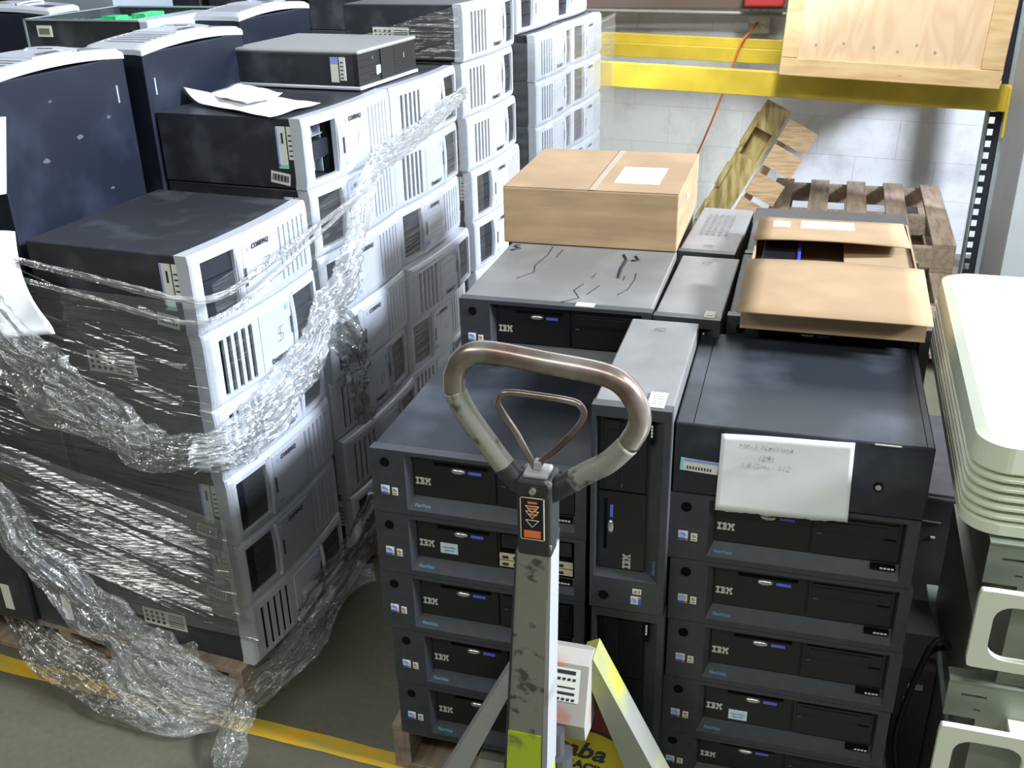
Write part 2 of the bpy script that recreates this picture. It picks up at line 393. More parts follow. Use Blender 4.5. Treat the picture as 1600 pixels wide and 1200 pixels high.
# ------------------------------------------------------------------ silver-fronted tower computers
HW, HH, HD = .443, .1695, .415         # width along y, height along z, depth along -x
def bow(y): return .013*(1-((y-HW/2)/(HW/2))**2)
def surf(y, z):
    e = min(z, HH-z, y, HW-y); return bow(y) + .006*(1-((z-HH/2)/(HH/2))**2) - (.008*(1-min(1, e/.010))**2)
proto = {}
def make_hp(kind, blue=False):
    """kind 'bay_left' or 'bay_right' (the same machine turned over), 'open_bay' with the drive covers gone"""
    flip = kind == 'bay_right'
    def P(u, v, d, lift=0.0):
        x = surf(u, v) - d + lift
        if flip: return (x, HW-u, HH-v)
        return (x, u, v)
    t = empty('desktop_computer', (0, 0, 0))
    body = 'case_blue' if blue else 'case_black'
    if kind == 'open_bay':
        b = MB(); x0 = -.115
        b.box((-HD, .003, .002), (x0, HW-.003, HH-.002)); b.box((x0, .135, .002), (-.024, HW-.003, HH-.002))
        b.box((x0, .003, .002), (-.024, .012, HH-.002)); b.box((x0, .012, .002), (-.024, .135, .014)); b.box((x0, .012, HH-.014), (-.024, .135, HH-.002))
        b.build('case', body, t)
    else:
        b = MB(); b.box((-HD, .001 if blue else .003, .0003 if blue else .001), (-.014 if blue else -.024, HW-.003, HH-.001), bev=.003); b.build('case', body, t)
    # front bezel
    bay = (.022, .126, .020, .150, .014 if kind == 'open_bay' else .018)
    if flip: slots = [(.296+.0240*k, .296+.0240*k+.0135, .024, .150, .006) for k in range(5)]
    else: slots = [(.292+.0215*k, .292+.0215*k+.007, .026, .148, .006) for k in range(6)]
    m = MB(); m.panel([0, .003, .010, HW-.010, HW-.003, HW], [0, .003, .010, HH-.010, HH-.003, HH], [bay]+slots, P, border=.012 if blue else .03, sub=.03)
    m.build('bezel', 'silver', t)
    if kind == 'open_bay':
        m = MB(); m.box((-.112, .015, .010), (-.108, .132, .160)); m.build('bay_back', 'void', t)
        m = MB()
        for z in (.055, .112): m.box((-.10, .020, z), (-.028, .130, z+.003))
        m.box((-.10, .116, .02), (-.028, .119, .150)); m.box((-.10, .03, .115), (-.04, .10, .150)); m.box((-.10, .03, .025), (-.04, .10, .05))
        m.build('drive_cage', 'cage', t)
        m = MB(); m.box((-.09, .022, .062), (-.012, .124, .104), bev=.002); m.build('bay_cover', 'bay_dark', t)
    else:
        m = MB()
        def bp(z0, z1):
            m.panel([.022, .126], [z0, z1], [], lambda u, v, d: P(u, v, d, -.010), border=.012)
        bp(.021, .062); bp(.064, .106); bp(.108, .149)
        m.build('drive_cover', 'bay_dark', t)
    m = MB()                                                     # vent backing; slot shade put into colour, black only on turned-over units
    m.panel([.286, .425], [.022, .152], [], lambda u, v, d: P(u, v, d, -.0058), sub=.05)
    m.build('vent_backing', 'void' if flip else 'silver_plate', t)
    m = MB()                                                     # curved rib beside the bay
    m.grid(lambda u, v: P(.128+.014*u, .012+.146*v, 0, .006*math.sin(math.pi*u)), 6, 8); m.build('curved_rib', 'silver_plate', t)
    m = MB()
    m.panel([.150, .272], [.020, .152], [], lambda u, v, d: P(u, v, d, .0025), border=.004, sub=.03); m.build('front_plate', 'silver_plate', t)
    def tm(y, z, dx=.0032, up=1):
        o = P(y, z, 0, dx); sl = (bow(y+.005)-bow(y-.005))/.01
        if flip: return frame_mx(o, (-sl, -1*-1, 0), (0, 0, 1)) if up else None
        return frame_mx(o, (sl, 1, 0), (0, 0, 1))
    if not flip: text('COMPAQ', .0150, 'ink', tm(.212, .138, .0034), t, name='name_badge', bold=.0005, shear=.15)
    else:
        sl = (bow(.227)-bow(.217))/.01; text('COMPAQ', .0150, 'ink', frame_mx(P(.212, .138, 0, .0034), (-sl, -1, 0), (0, 0, -1)), t, name='name_badge', bold=.0005, shear=.15)
    m = MB(); m.panel([.166, .174], [.132, .142], [], lambda u, v, d: P(u, v, d, .0030), border=.002); m.build('diamond_emblem', 'swirl', t)
    m = MB(); m.panel([.156, .170], [.026, .038], [], lambda u, v, d: P(u, v, d, .0030), border=.002); m.build('round_badge', 'swirl', t)
    m = MB(); m.panel([.148, .153], [.060, .100], [], lambda u, v, d: P(u, v, d, .0030), border=.002); m.build('power_button', 'charcoal', t)
    # side labels on the face towards -y
    if not blue:
        if not flip:
            m = MB(); a = m.m('label'); bl = m.m('label_blue'); g = m.m('label_green'); k = m.m('ink')
            m.box((-.078, .0010, .055), (-.052, .0028, .150), a); m.box((-.078, .0004, .055), (-.073, .0026, .150), bl); m.box((-.078, .0004, .050), (-.052, .0026, .060), g)
            m.box((-.064, .0003, .110), (-.059, .0025, .135), k)
            m.box((-.048, .0010, .072), (-.030, .0028, .150), a)
            for q in range(5): m.box((-.045, .0003, .080+.012*q), (-.036, .0025, .083+.012*q), k)
            m.build('serial_label', None, t)
            m = MB(); a = m.m('label'); k = m.m('ink'); rt = Matrix.Rotation(R(8), 3, 'Y')
            m.box((-.105, .0010, .012), (-.052, .0028, .040), a, rot=rt, org=(-.08, 0, .026))
            for q in range(10): m.box((-.100+.0045*q, .0003, .019), (-.0978+.0045*q+.0012*(q % 2), .0025, .035), k, rot=rt, org=(-.08, 0, .026))
            m.build('barcode_label', None, t)
        else:
            m = MB(); a = m.m('label'); k = m.m('ink')
            m.box((-.315, .0010, .052), (-.190, .0028, .100), a)
            for q in range(4):
                for r in range(3): m.box((-.308+.016*q, .0003, .060+.013*r), (-.300+.016*q, .0025, .067+.013*r), k)
            for r in range(6): m.box((-.240, .0003, .058+.0065*r), (-.196, .0025, .060+.0065*r), k)
            m.build('rating_label', None, t)
    return t
for kd in ('bay_left', 'bay_right', 'open_bay'): proto[kd] = make_hp(kd)
used = set()
def place_hp(kind, loc, rz, label, group, digit=None, dy=.0):
    o = copy_tree(proto[kind])
    o.location = loc; o.rotation_euler = (0, 0, rz); tag(o, label, 'computer', group)
    return o
AY = R(-4.304)
NV = Vector((math.cos(AY), math.sin(AY), 0)); TV = Vector((-math.sin(AY), math.cos(AY), 0)); OV = Vector((-1.148, 1.664, 0))
def hp_at(t, off, z): q = OV + TV*t + NV*off; return (q.x, q.y, z)
PZ = .125; HP = .1708
def hp_base(k): return .130 + k*HP
# pallets below
pallet('pallet', 'wooden pallet under the nearest wrapped stack of silver-fronted computers', hp_at(-.02, -1.10, 0), AY, 1.07, 1.47)
pallet('pallet', 'wooden pallet under the tall silver-fronted stack behind the wrapped front stacks', hp_at(1.475, -1.10, 0), AY, 1.07, .50, nb=3)
pallet('pallet', 'wooden pallet under the farthest silver-fronted computers by the back wall', hp_at(2.16, -1.10, 0), AY, 1.07, .96)

L_, V_, O_ = 'bay_left', 'bay_right', 'open_bay'
stacks = [
    ('A', .0, 0.0, [L_, V_, V_, L_, L_, V_], [0, 0, 0, 0, 0, 0], 'nearest wrapped stack'),
    ('B', .515, -.030, [O_, L_, L_, L_, V_, V_, L_], [0, 0, .005, .012, .0, .02, .03], 'stack behind the nearest one'),
    ('C', .962, -.030, [V_, V_, L_, V_, L_, V_, L_], [.008, 0, .0, .03, .01, 0, 0], 'stack under the slim computer'),
    ('D', 1.46, -.010, [V_, V_, V_, L_, L_, V_, V_, L_], [0, -.012, .0, .008, .012, .01, 0, 0], 'tall stack left of closed box'),
    ('E', 2.19, -.030, [V_, V_, V_, V_, L_, V_, V_], [0]*7, 'far stack beside yellow beams'),
    ('F', 2.64, -.030, [L_, L_, L_, L_, V_, V_, V_], [0]*7, 'farthest stack of the row'),
]
look = {L_: 'dark bays left', V_: 'black vents left', O_: 'drive bay open'}
marks = {('A', 0): '7', ('A', 1): '5', ('A', 2): '3', ('A', 5): '2', ('C', 0): 'S', ('D', 0): '3', ('D', 1): '5', ('B', 0): 'h', ('C', 4): 'v', ('B', 4): '0'}
for key, t0, off, kinds, offs, where in stacks:
    n = len(kinds)
    for i, kd in enumerate(kinds):
        z = hp_base(n-1-i)
        nm = ('top' if i == 0 else ORD[i]+' from top')
        lab = f'silver-fronted computer, {look[kd]}, {nm} of the {where}'
        o = place_hp(kd, hp_at(t0 + (.003 if i % 2 else 0), off + offs[i], z), AY + R(rng.uniform(-.25, .25)), lab, f'silver-fronted computers in the {where}')
        dg = marks.get((key, i))
        if dg:
            y = .222; yy = HW-.205 if kd == V_ else y; sl = (bow(yy+.005)-bow(yy-.005))/.01
            text(dg, .055, 'pipe', frame_mx((bow(yy)+.0106, yy, .085), (sl, 1, 0), (0, 0, 1)), o, name='pen_mark', bold=-.0018, shear=.2)
# far top layer, set back
for j, (t0, kd, lab) in enumerate([(2.19, L_, 'silver-fronted computer set back on top of the far stack beside the beams'), (2.645, L_, 'silver-fronted computer set back on top of the farthest wrapped stack')]):
    place_hp(kd, hp_at(t0, -.10, hp_base(7)), AY, lab, 'silver-fronted computers set back on the far stacks')

# second row behind: upright computers on their backs, bezels up
def lying(loc, rz, label, group, h=HH, d=HD, wd=HW, m='case_black', lab=True):
    t = tag(empty('desktop_computer', loc, rz), label, 'computer', group)
    b = MB(); b.box((-d, 0, 0), (0, wd, h), bev=.003); b.build('case', m, t)
    if lab: b = MB(); b.box((-d+.03, -.0018, h*.35), (-d+.12, -.0002, h*.62)); b.build('rating_label', 'label', t)
    return t
blue = make_hp('bay_right', True)
for ch in list(blue.children):
    if ch.name.startswith('name_badge'): pass
def place_blue(o, x, y, z, rz, label, flipside=True):
    # stand the machine on its back: local +x (front) -> world +z, local +z -> world -x... side panel (local z=0) faces +x
    o.rotation_euler = Euler((0, R(-90), rz), 'XYZ')
    q = Matrix.Rotation(rz, 3, 'Z') @ Vector((0, 0, 0))
    o.location = (x, y, z + HD); tag(o, label, 'computer', 'navy-sided computers standing on their backs'); return o
place_blue(blue, -1.600, 1.722, 1.0615, R(-2.5), 'navy-sided computer standing bezel up with a paper taped on, at the left edge')
b2 = copy_tree(blue); place_blue(b2, -1.560, 2.205, 1.0615, R(-3), 'navy-sided computer standing bezel up just left of the loose white sheets')
b3 = copy_tree(blue); place_blue(b3, -1.735, 2.975, 1.0615, R(-3), 'navy-sided computer standing bezel up behind the slim computer')
b4 = copy_tree(blue); place_blue(b4, -3.00, 3.12, 1.0615, R(-88), 'navy-sided computer standing bezel up at the far left behind the open case')
rs = random.Random(5)
def scuff(o, x, y, r):
    m = MB(); n = 9; m.quad([(x + r*rs.uniform(.5, 1)*math.sin(2*math.pi*k/n)*.6, y + r*rs.uniform(.6, 1.2)*math.cos(2*math.pi*k/n), -.0004) for k in range(n)]); m.build('scuff_mark', 'scuff', o)
for (x, y, r) in ((-.075, .175, .006), (-.165, .245, .011), (-.140, .350, .008), (-.195, .130, .012), (-.30, .32, .007)): scuff(blue, x, y, r)
for o in (blue, b2): m = MB(); m.box((-.115, .395 if o is blue else .030, -.0012), (-.075, .400 if o is blue else .035, .0002)); m.build('latch', 'cage', o)
# their supports: slim case + lying units + two towers at the front left
for (x, y, nm) in [hp_at(.0, -.425, 0)[:2]+('a',), hp_at(.515, -.462, 0)[:2]+('b',), hp_at(1.30, -.51, 0)[:2]+('c',)]:
    n = 6
    for k in range(n):
        if nm == 'a' and k < 3: continue
        if nm == 'a': lab = ('%s black computer lying behind the nearest wrapped stack under the film' % ['lower', 'middle', 'upper'][k-3])
        else: lab = 'black computer lying in the hidden middle of the wrapped pallet'
        lying((x-.012*(k % 2), y, .130 + k*.155), AY, lab, 'black computers in the middle of the wrapped pallet', h=.1542, d=.26 if nm == 'c' else .41)
for k in range(6): lying((-2.56, 3.08, .130+k*.155), AY, 'black computer in the hidden stack under the far left navy computer', 'black computers under the far left navy computer', h=.1542, d=.44, wd=.26)
for c, x in enumerate((-1.56, -2.03, -2.50, -2.97, -3.44)):
    for k in range(8): lying((x, 3.93+.03*c, .130+k*.1708), AY, 'black computer in the back row of the wrapped pallets near the block wall', 'black computers in the back row near the wall', h=.170, d=.43, lab=False)
for k, x in enumerate((-1.605, -1.785, -1.965)):
    t = tag(empty('desktop_computer', (x, 1.672, .130), AY), ['black computer standing upright on the pallet next to the nearest stack', 'black computer standing upright at the lower left photo edge', 'black computer standing upright beyond the left photo edge'][k], 'computer', 'black computers standing upright on the pallet')
    b = MB(); b.box((-.170, 0, 0), (0, .415, .464), bev=.003); b.build('case', 'case_black', t)
    b = MB(); b.box((-.082, -.0018, .03), (-.055, -.0002, .105)); b.build('paper_label', 'label', t)
for k in range(6):      # column at the far left of the wrapped pallet
    if k < 3: continue
    lying((-2.065, 1.73, .130+k*.155), AY, '%s black computer at the left end of the wrapped pallet' % ['lower', 'middle', 'upper'][k-3], 'black computers at the left end of the wrapped pallet', h=.1542)
for k in range(7):      # back-left stack carrying the open case
    lab = 'black computer in the stack below the open case' if k < 6 else 'grey-topped computer directly below the open case with the circuit board'
    lying((-1.935, 2.785, .130+k*.175), AY, lab, 'black computers below the open case', h=.1742, d=.43)
for k in range(7):
    lying((-2.45, 2.60, .130+k*.1708), AY, 'black computer in the far left stack behind the navy computers', 'black computers in the far left stack', h=.170, d=.43)
for k in range(7):
    lying((-1.70, 3.46, .130+k*.1708), AY, 'black computer in the hidden stack behind the tall silver-fronted one', 'black computers hidden behind the tall stack', h=.170)

# slim desktop on top of stack C
t = tag(empty('slim_desktop', (-1.172, 2.572, hp_base(7)), R(-5)), 'slim black computer with silver lid and grooved front, lying on the silver-fronted stack', 'computer')
b = MB(); b.box((-.385, 0, .010), (-.006, .345, .092), bev=.002); b.build('case', 'case_black', t)
b = MB(); b.box((-.388, -.003, .092), (.012, .348, .102), bev=.004); b.build('lid', 'lid', t)
b = MB(); b.box((-.388, -.003, .0005), (.014, .348, .010), bev=.003); b.build('base_trim', 'silver', t)
b = MB()
b.panel([0, .345], [.010, .092], [(.06+.012*0, .125, .03, .031)] , lambda u, v, d: (.008-d, u, v), depth=.004, border=.014)
for k in range(9): b.box((.008, .21, .016+.008*k), (.0095, .33, .0195+.008*k))
for k in range(4): b.box((.008, .01, .020+.018*k), (.0095, .115, .0215+.018*k))
b.box((.008, .125, .012), (.011, .155, .091)); b.build('front_panel', 'black', t)
b = MB(); b.box((.0085, .098, .028), (.0102, .110, .052), b.m('label')); b.box((.0085, .112, .030), (.0102, .122, .052), b.m('swirl')); b.build('front_stickers', None, t)
b = MB(); b.box((.0085, .075, .072), (.0105, .080, .079)); b.box((.0085, .262, .052), (.0105, .268, .066)); b.build('indicator', 'chrome', t)
b = MB(); a = b.m('label'); bl = b.m('label_blue'); k2 = b.m('ink')
b.box((-.075, -.0015, .02), (-.052, .001, .085), a); b.box((-.075, -.002, .068), (-.052, .0005, .085), bl); b.box((-.048, -.0015, .025), (-.030, .001, .085), a)
for q in range(5): b.box((-.045, -.0022, .03+.01*q), (-.036, 0, .033+.01*q), k2)
b.build('serial_label', None, t)

# open chassis with a green board
t = tag(empty('open_chassis', (-1.920, 2.755, .1300+7*.175), R(-3)), 'open computer case with a green circuit board showing, at the back left', 'computer')
b = MB(); b.box((-.44, 0, 0), (-.02, .004, .125)); b.box((-.44, .441, 0), (-.02, .445, .125)); b.box((-.44, .004, 0), (-.436, .441, .125)); b.box((-.436, .004, 0), (-.02, .441, .004)); b.build('case', 'case_black', t)
b = MB(); b.box((-.02, -.002, 0), (.012, .447, .125), bev=.004); b.build('bezel', 'silver', t)
b = MB(); b.box((-.445, -.002, .122), (-.02, .006, .127)); b.box((-.445, .439, .122), (-.02, .447, .127)); b.box((-.447, -.002, 0), (-.440, .447, .127)); b.build('case_rim', 'cage', t)
b = MB(); b.box((-.43, .02, .085), (-.14, .40, .088)); bd = b.build('circuit_board', 'pcb', t); bd.location = (0, 0, .010)
b = MB()
for k in range(7): b.box((-.40+.028*k, .03, .088), (-.392+.028*k, .17, .100))
b.build('card_slots', 'slot_white', bd)
for y0, y1, z1 in ((.06, .12, .120), (.2, .30, .115)): b = MB(); b.box((-.20, y0, .088), (-.15, y1, z1)); b.build('connector_block', 'pcb', bd)
b = MB(); b.box((-.125, .05, .06), (-.04, .42, .118), bev=.002); b.build('drive_cage', 'cage', t)
b = MB(); b.box((-.40, -.0015, .075), (-.345, .001, .108), b.m('label'))
for q in range(9): b.box((-.392+.0045*q, -.002, .082), (-.3897+.0045*q, 0, .100), b.m('ink'))
b.build('barcode_label', None, t)
# silver chassis rear panel with fan grille
t = tag(empty('bare_chassis', (-2.51, 3.43, .130+7*.1845), R(-3)), 'bare silver computer chassis with round fan grille at the top left', 'computer')
b = MB(); b.box((-.325, .012, 0), (-.005, .36, .36)); b.build('chassis_box', 'cage', t)
b = MB(); b.panel([-.33, 0], [0, .37], [(-.31, -.15, .09, .19, .011)], lambda u, v, d: (u, d, v), border=.012); b.build('rear_panel', 'cage', t)
b = MB(); b.box((-.31, .0105, .09), (-.15, .0118, .19)); b.build('empty_bay', 'void', t)
b = MB()
b.cyl((-.08, -.002, .19), .055, .002, ax=1, seg=24, mt=b.m('void'))
for k in range(11):
    zz = -.05+.01*k; hw = math.sqrt(max(0, .055**2-zz**2)); b.box((-.08-hw, -.004, .19+zz-.0018), (-.08+hw, -.002, .19+zz+.0018), b.m('cage'))
b.build('fan_grille', None, t)
for k in range(7): lying((-2.50, 3.40, .130+k*.1845), AY, 'black computer in the hidden stack below the bare silver chassis', 'black computers below the bare chassis', h=.1838, d=.42)

# ------------------------------------------------------------------ black desktops (centre pallet)
IW, IDp, IH = .425, .423, .1405
LOGO = {'I': ["#######", "#######", "..###..", "..###..", "..###..", "..###..", "#######", "#######"],
        'B': ["#######.", "########", "..##..##", "..#####.", "..#####.", "..##..##", "########", "#######."],
        'M': ["####...####", "#####.#####", "..#######..", "..#######..", "..##.#.##..", "..##...##..", "####...####", "####...####"]}
def make_ibm(case='ibm_case', gap_bay=False):
    t = empty('black_desktop', (0, 0, 0)); H = IH-.0012
    b = MB(); b.box((.003, .022, .0006), (IW-.003, IDp, H), bev=.003); b.build('case', case, t)
    P = lambda u, v, d: (u, d, v)
    # bezel with a recessed panel
    x0, x1, z0, z1, D = .070, .404, .012, .131, .018
    m = MB()
    m.panel([0, IW], [0, H], [(x0, x1, z0, z1, 0)], P, border=.024, sub=1)
    A = [(x0, 0, z0), (x1, 0, z0), (x1, 0, z1), (x0, 0, z1)]; B = [(x0+.012, D, z0+.026), (x1-.002, D, z0+.026), (x1-.002, D, z1-.002), (x0+.012, D, z1-.002)]
    for i in range(4): m.quad([A[i], B[i], B[(i+1) % 4], A[(i+1) % 4]])
    m.build('bezel', 'charcoal', t)
    m = MB(); m.quad([(x0+.008, D-.0004, z0+.020), (x1, D-.0004, z0+.020), (x1, D-.0004, z1), (x0+.008, D-.0004, z1)])
    m.box((x0+.0125, D-.004, z0+.028), (.2475, D-.0006, z1-.004), bev=.001); pn = m.build('drive_panel', 'panel_black', t)
    # optical bay
    m = MB()
    if gap_bay:
        m.box((.252, D-.001, z0+.028), (x1-.004, D+.004, z1-.004)); m.build('empty_bay', 'void', t)
        for k in range(2):
            m = MB(); zz = .046+.016*k; m.box((.252, D-.006, zz), (x1-.006, D-.001, zz+.012), m.m('port_cream'))
            for q in range(6): m.box((.258+.022*q, D-.0068, zz+.003), (.270+.022*q, D-.006, zz+.009), m.m('ink'))
            m.build('port_plate', None, t)
        m = MB(); m.box((.256, D-.005, .088), (x1-.008, D-.001, .120), bev=.001); m.build('drive_face', 'panel_black', t)
    else:
        m.box((.252, D-.006, z0+.030), (x1-.004, D-.0006, z1-.005), bev=.001)
        m.box((.258, D-.0085, .090), (x1-.010, D-.006, .118), bev=.001)
        m.box((.264, D-.0100, .095), (x1-.030, D-.0085, .112), bev=.0008)
        m.box((.372, D-.0105, .084), (x1-.012, D-.006, .088))
        m.build('optical_drive', 'panel_black', t)
        m = MB(); m.box((.260, D-.0078, .0832), (.268, D-.006, .0865)); m.build('drive_button', 'printer', t)
    m = MB(); m.box((.125, D-.0052, .1105), (.232, D-.0040, .1165)); m.build('floppy_slot', 'void', t)
    m = MB()
    bm = bmesh.new(); bmesh.ops.create_uvsphere(bm, u_segments=16, v_segments=8, radius=1)
    bmesh.ops.scale(bm, vec=(.0150, .006, .0062), verts=bm.verts); bmesh.ops.translate(bm, vec=(.174, D-.005, .1035), verts=bm.verts); m.bm(bm); m.smooth = True
    m.build('eject_button', 'chrome', t)
    m = MB(); m.box((.194, D-.0056, .0995), (.220, D-.0038, .1050)); m.build('blue_mark', 'blue_bar', t)
    m = MB(); x = .086
    for ch in 'IBM':
        rows = LOGO[ch]; cw = .00108; rh = .0019
        for r, row in enumerate(rows):
            q = 0
            while q < len(row):
                if row[q] == '#':
                    e = q
                    while e < len(row) and row[e] == '#': e += 1
                    zz = .0800 - r*rh; m.box((x+q*cw, D-.0050, zz-.00155), (x+e*cw, D-.0038, zz)); q = e
                else: q += 1
        x += (len(rows[0])+1.2)*cw
    m.build('maker_logo', 'logo', pn)
    text('NetVista', .0092, 'netblue', frame_mx((.100, .0065, .0210), (1, 0, 0), (0, .57, .82)), t, name='model_name', shear=.1)
    m = MB(); m.cyl((.030, -.0016, .112), .0095, .003, ax=1); m.build('power_button', 'void', t)
    # stickers
    m = MB(); a = m.m('label'); bl = m.m('intel'); og = m.m('orange'); sw = m.m('swirl')
    m.box((.018, -.0008, .041), (.0355, 0, .0605), a); m.box((.018, -.0012, .041), (.0315, -.0002, .046), bl); m.box((.0315, -.0012, .041), (.0355, -.0002, .046), og)
    m.tube([(.0265+.0062*math.cos(k*math.pi/6), -.0011, .0535+.0045*math.sin(k*math.pi/6)) for k in range(12)], .0011, 6, sw, closed=True)
    m.box((.0228, -.0012, .0515), (.0302, -.0002, .0555), sw); m.build('processor_sticker', None, t, smooth=False)
    m = MB(); a = m.m('label')
    m.box((.041, -.0008, .041), (.0525, 0, .0575), a)
    for (q, r, c) in [(0, 0, 'sage'), (1, 0, 'red'), (0, 1, 'red'), (1, 1, 'gold')]: m.box((.0438+.003*q, -.0012, .0490+.003*r), (.0466+.003*q, -.0002, .0518+.003*r), m.m(c))
    m.box((.043, -.0012, .0435), (.0505, -.0002, .0455), m.m('pipe')); m.build('system_sticker', None, t)
    m = MB(); k = m.m('void'); wv = m.m('label')
    m.box((.355, .004, .030), (.397, .016, .0365), k)
    for q in range(4): m.box((.371+.0062*q, .0034, .0318), (.3755+.0062*q, .0042, .0350), wv)
    m.build('model_tag', None, t)
    return t
IB = {'std': make_ibm(), 'light': make_ibm('ibm_light'), 'gap': make_ibm('ibm_case', True)}
iused = set()
def place_ibm(kind, loc, rz, label, group, zs=1.0, tower=False):
    o = copy_tree(IB[kind])
    o.rotation_euler = Euler((0, R(-90) if tower else 0, rz), 'XYZ'); o.location = (loc[0]+(IH if tower else 0), loc[1], loc[2])
    o.scale = (zs if tower else 1, 1, 1 if tower else zs)
    tag(o, label, 'computer', group); return o
pallet('pallet', 'wooden pallet under the black computers, its corner showing above the floor line', (-.765, 1.575, 0), 0, 1.05, 1.30)
def sticker(o, x, z, w=.036, h=.023):
    m = MB(); m.box((x, .0118, z), (x+w, .0136, z+h)); s = m.build('approval_sticker', 'approve', o)
    text('Home Office', .0050, 'netblue', frame_mx((x+w/2, .0114, z+h*.62), (1, 0, 0), (0, 0, 1)), s)
    text('Approved', .0050, 'netblue', frame_mx((x+w/2, .0114, z+h*.33), (1, 0, 0), (0, 0, 1)), s)
g = 'black computers in the front left stack'
lx = [-.751, -.752, -.753, -.737, -.735]
for i in range(5):
    kd = 'gap' if i == 1 else 'std'; k = 4-i
    o = place_ibm(kd, (lx[i], 1.563, .125+k*.142), R(-.5), 'black desktop computer, %s of stack left of jack handle%s' % ('top' if i == 0 else ORD[i]+' from top', ', cream ports' if i == 1 else ''), g, .142/IH)
    if i == 1: sticker(o, .130, .056)
g = 'black computers in the stack under the closed cardboard box'
for i in range(6):
    k = 5-i
    o = place_ibm('light' if i == 0 else 'std', (-.706, 1.990, .125+k*.1437), 0, ('grey-topped black desktop computer in front of the closed cardboard box, scribbled with marker' if i == 0 else 'black desktop computer in the stack in front of the closed cardboard box'), g, .1437/IH)  # top unit's pale lid is glare put into its case colour
    if i == 0: L2 = o
g = 'black computers hidden under the closed cardboard box'
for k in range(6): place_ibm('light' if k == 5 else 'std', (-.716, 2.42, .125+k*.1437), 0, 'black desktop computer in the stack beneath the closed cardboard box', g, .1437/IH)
g = 'black computers standing on edge in the middle row'
ML = ['in front, beside the jack handle', 'second in the middle row', 'third in the middle row, beside the closed box']
MX = [(-.318, 1.551, .2), (-.279, 1.989, -1.0), (-.287, 2.432, -2.6)]
MO = []
for i, (x, y, r) in enumerate(MX):
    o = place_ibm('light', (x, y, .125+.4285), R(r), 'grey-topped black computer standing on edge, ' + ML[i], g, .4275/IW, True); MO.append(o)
    place_ibm('std', (x+.004 if i == 0 else x, y+.003, .125), R(r), 'black computer standing on edge below the grey-topped one beside the jack handle' if i == 0 else 'black computer standing on edge at the hidden bottom of the middle row', g if i == 0 else 'hidden lower computers of the middle row', .4275/IW, True)
g = 'black computers in the front right stack'
rxs = [-.178, -.172, -.170, -.173, -.178]
for i in range(1, 6):
    zt = .944 - i*IH; zb = zt-IH; zs = 1
    if i == 5: zb = .125; zs = (zt-zb)/IH
    o = place_ibm('std', (rxs[i-1], 1.589, zb), R(.3), 'black desktop computer, %s of the right front stack%s' % (ORD[i]+' from top', ' under white note' if i == 1 else ''), g, zs)
    if i == 4: sticker(o, .130, .048)
# top unit of the right stack turned round
t = tag(empty('black_desktop', (-.175, 1.589, .944-IH), R(.3)), 'dark desktop computer turned back to front on the right stack, white note taped on', 'computer', g)
b = MB(); b.box((0, 0, .0006), (IW, IDp, IH), bev=.003); b.build('case', 'ibm_case', t)
b = MB(); b.box((.030, .004, IH), (.0312, IDp-.004, IH+.0006)); b.box((IW-.0135, .004, IH), (IW-.0125, IDp-.004, IH+.0006)); b.build('lid_seam', 'void', t)
b = MB(); b.cyl((.345, -.003, .058), .008, .004, ax=1, mt=b.m('void')); b.cyl((.345, -.0045, .058), .0052, .003, ax=1, mt=b.m('chrome')); b.build('lock', None, t)
b = MB(); a = b.m('label'); bl = b.m('label_blue'); gn = b.m('label_green'); k = b.m('ink')
rt = Matrix.Rotation(R(3), 3, 'Y'); og = (.05, 0, .06)
b.box((.012, -.0010, .046), (.078, 0, .070), a, rot=rt, org=og); b.box((.012, -.0016, .046), (.018, -.0004, .070), gn, rot=rt, org=og); b.box((.018, -.0015, .065), (.078, -.0004, .070), bl, rot=rt, org=og)
for q in range(9): b.box((.024+.005*q, -.0016, .050), (.0265+.005*q, -.0004, .056), k, rot=rt, org=og)
b.build('serial_label', None, t)
b = MB(); b.box((.330, -.0008, .1365), (.372, 0, .139)); b.build('worn_edge', 'label', t)
# note
def sheetobj(name, label, fn, nu, nv, cat='paper', mt='paper', group=None, th=None):
    m = MB(); m.grid(fn, nu, nv); o = m.build(name, mt)
    md = o.modifiers.new('thickness', 'SOLIDIFY'); md.thickness = .0006; md.offset = 0
    return tag(o, label, cat, group)
def note(u, v):
    top = Vector((-.095, 0, .934)).lerp(Vector((.123, 0, .944)), u); bot = Vector((-.097, 0, .781)).lerp(Vector((.128, 0, .790)), u)
    q = top.lerp(bot, v)
    if v > .98: q.z += .004*noise.noise(Vector((u*14, 3, 0)))
    return (q.x, 1.5835 - .004*v*v + .0015*math.sin(5*u+2*v), q.z)
nt_ = sheetobj('paper_note', 'white handwritten note taped to the top computer of the right stack', note, 30, 12, 'note')
for s, x, z, sz in [('MP-3 NetVista', -.020, .917, .0155), ('(29)', -.018, .897, .016), ('1.8 GHz - 512', -.018, .880, .0145)]:
    text(s, sz, 'pipe', frame_mx((x, 1.5795, z), (1, 0, .045), (-.03, 0, 1)), nt_, name='handwriting', bold=-.0005, shear=.25)
g = 'black computers in the stack under the open cardboard box'
for k in range(6): place_ibm('std', (-.128, 2.030, .125+k*.1425), R(.2), 'black desktop computer under the near end of the open cardboard box, behind the right stack', g, .1425/IH).scale.x = .945
for k in range(6): place_ibm('std', (-.124, 2.462, .125+k*.1425), R(.2), 'black desktop computer under the far end of the open cardboard box', 'black computers hidden under the far end of the open box', .1425/IH).scale.x = .945

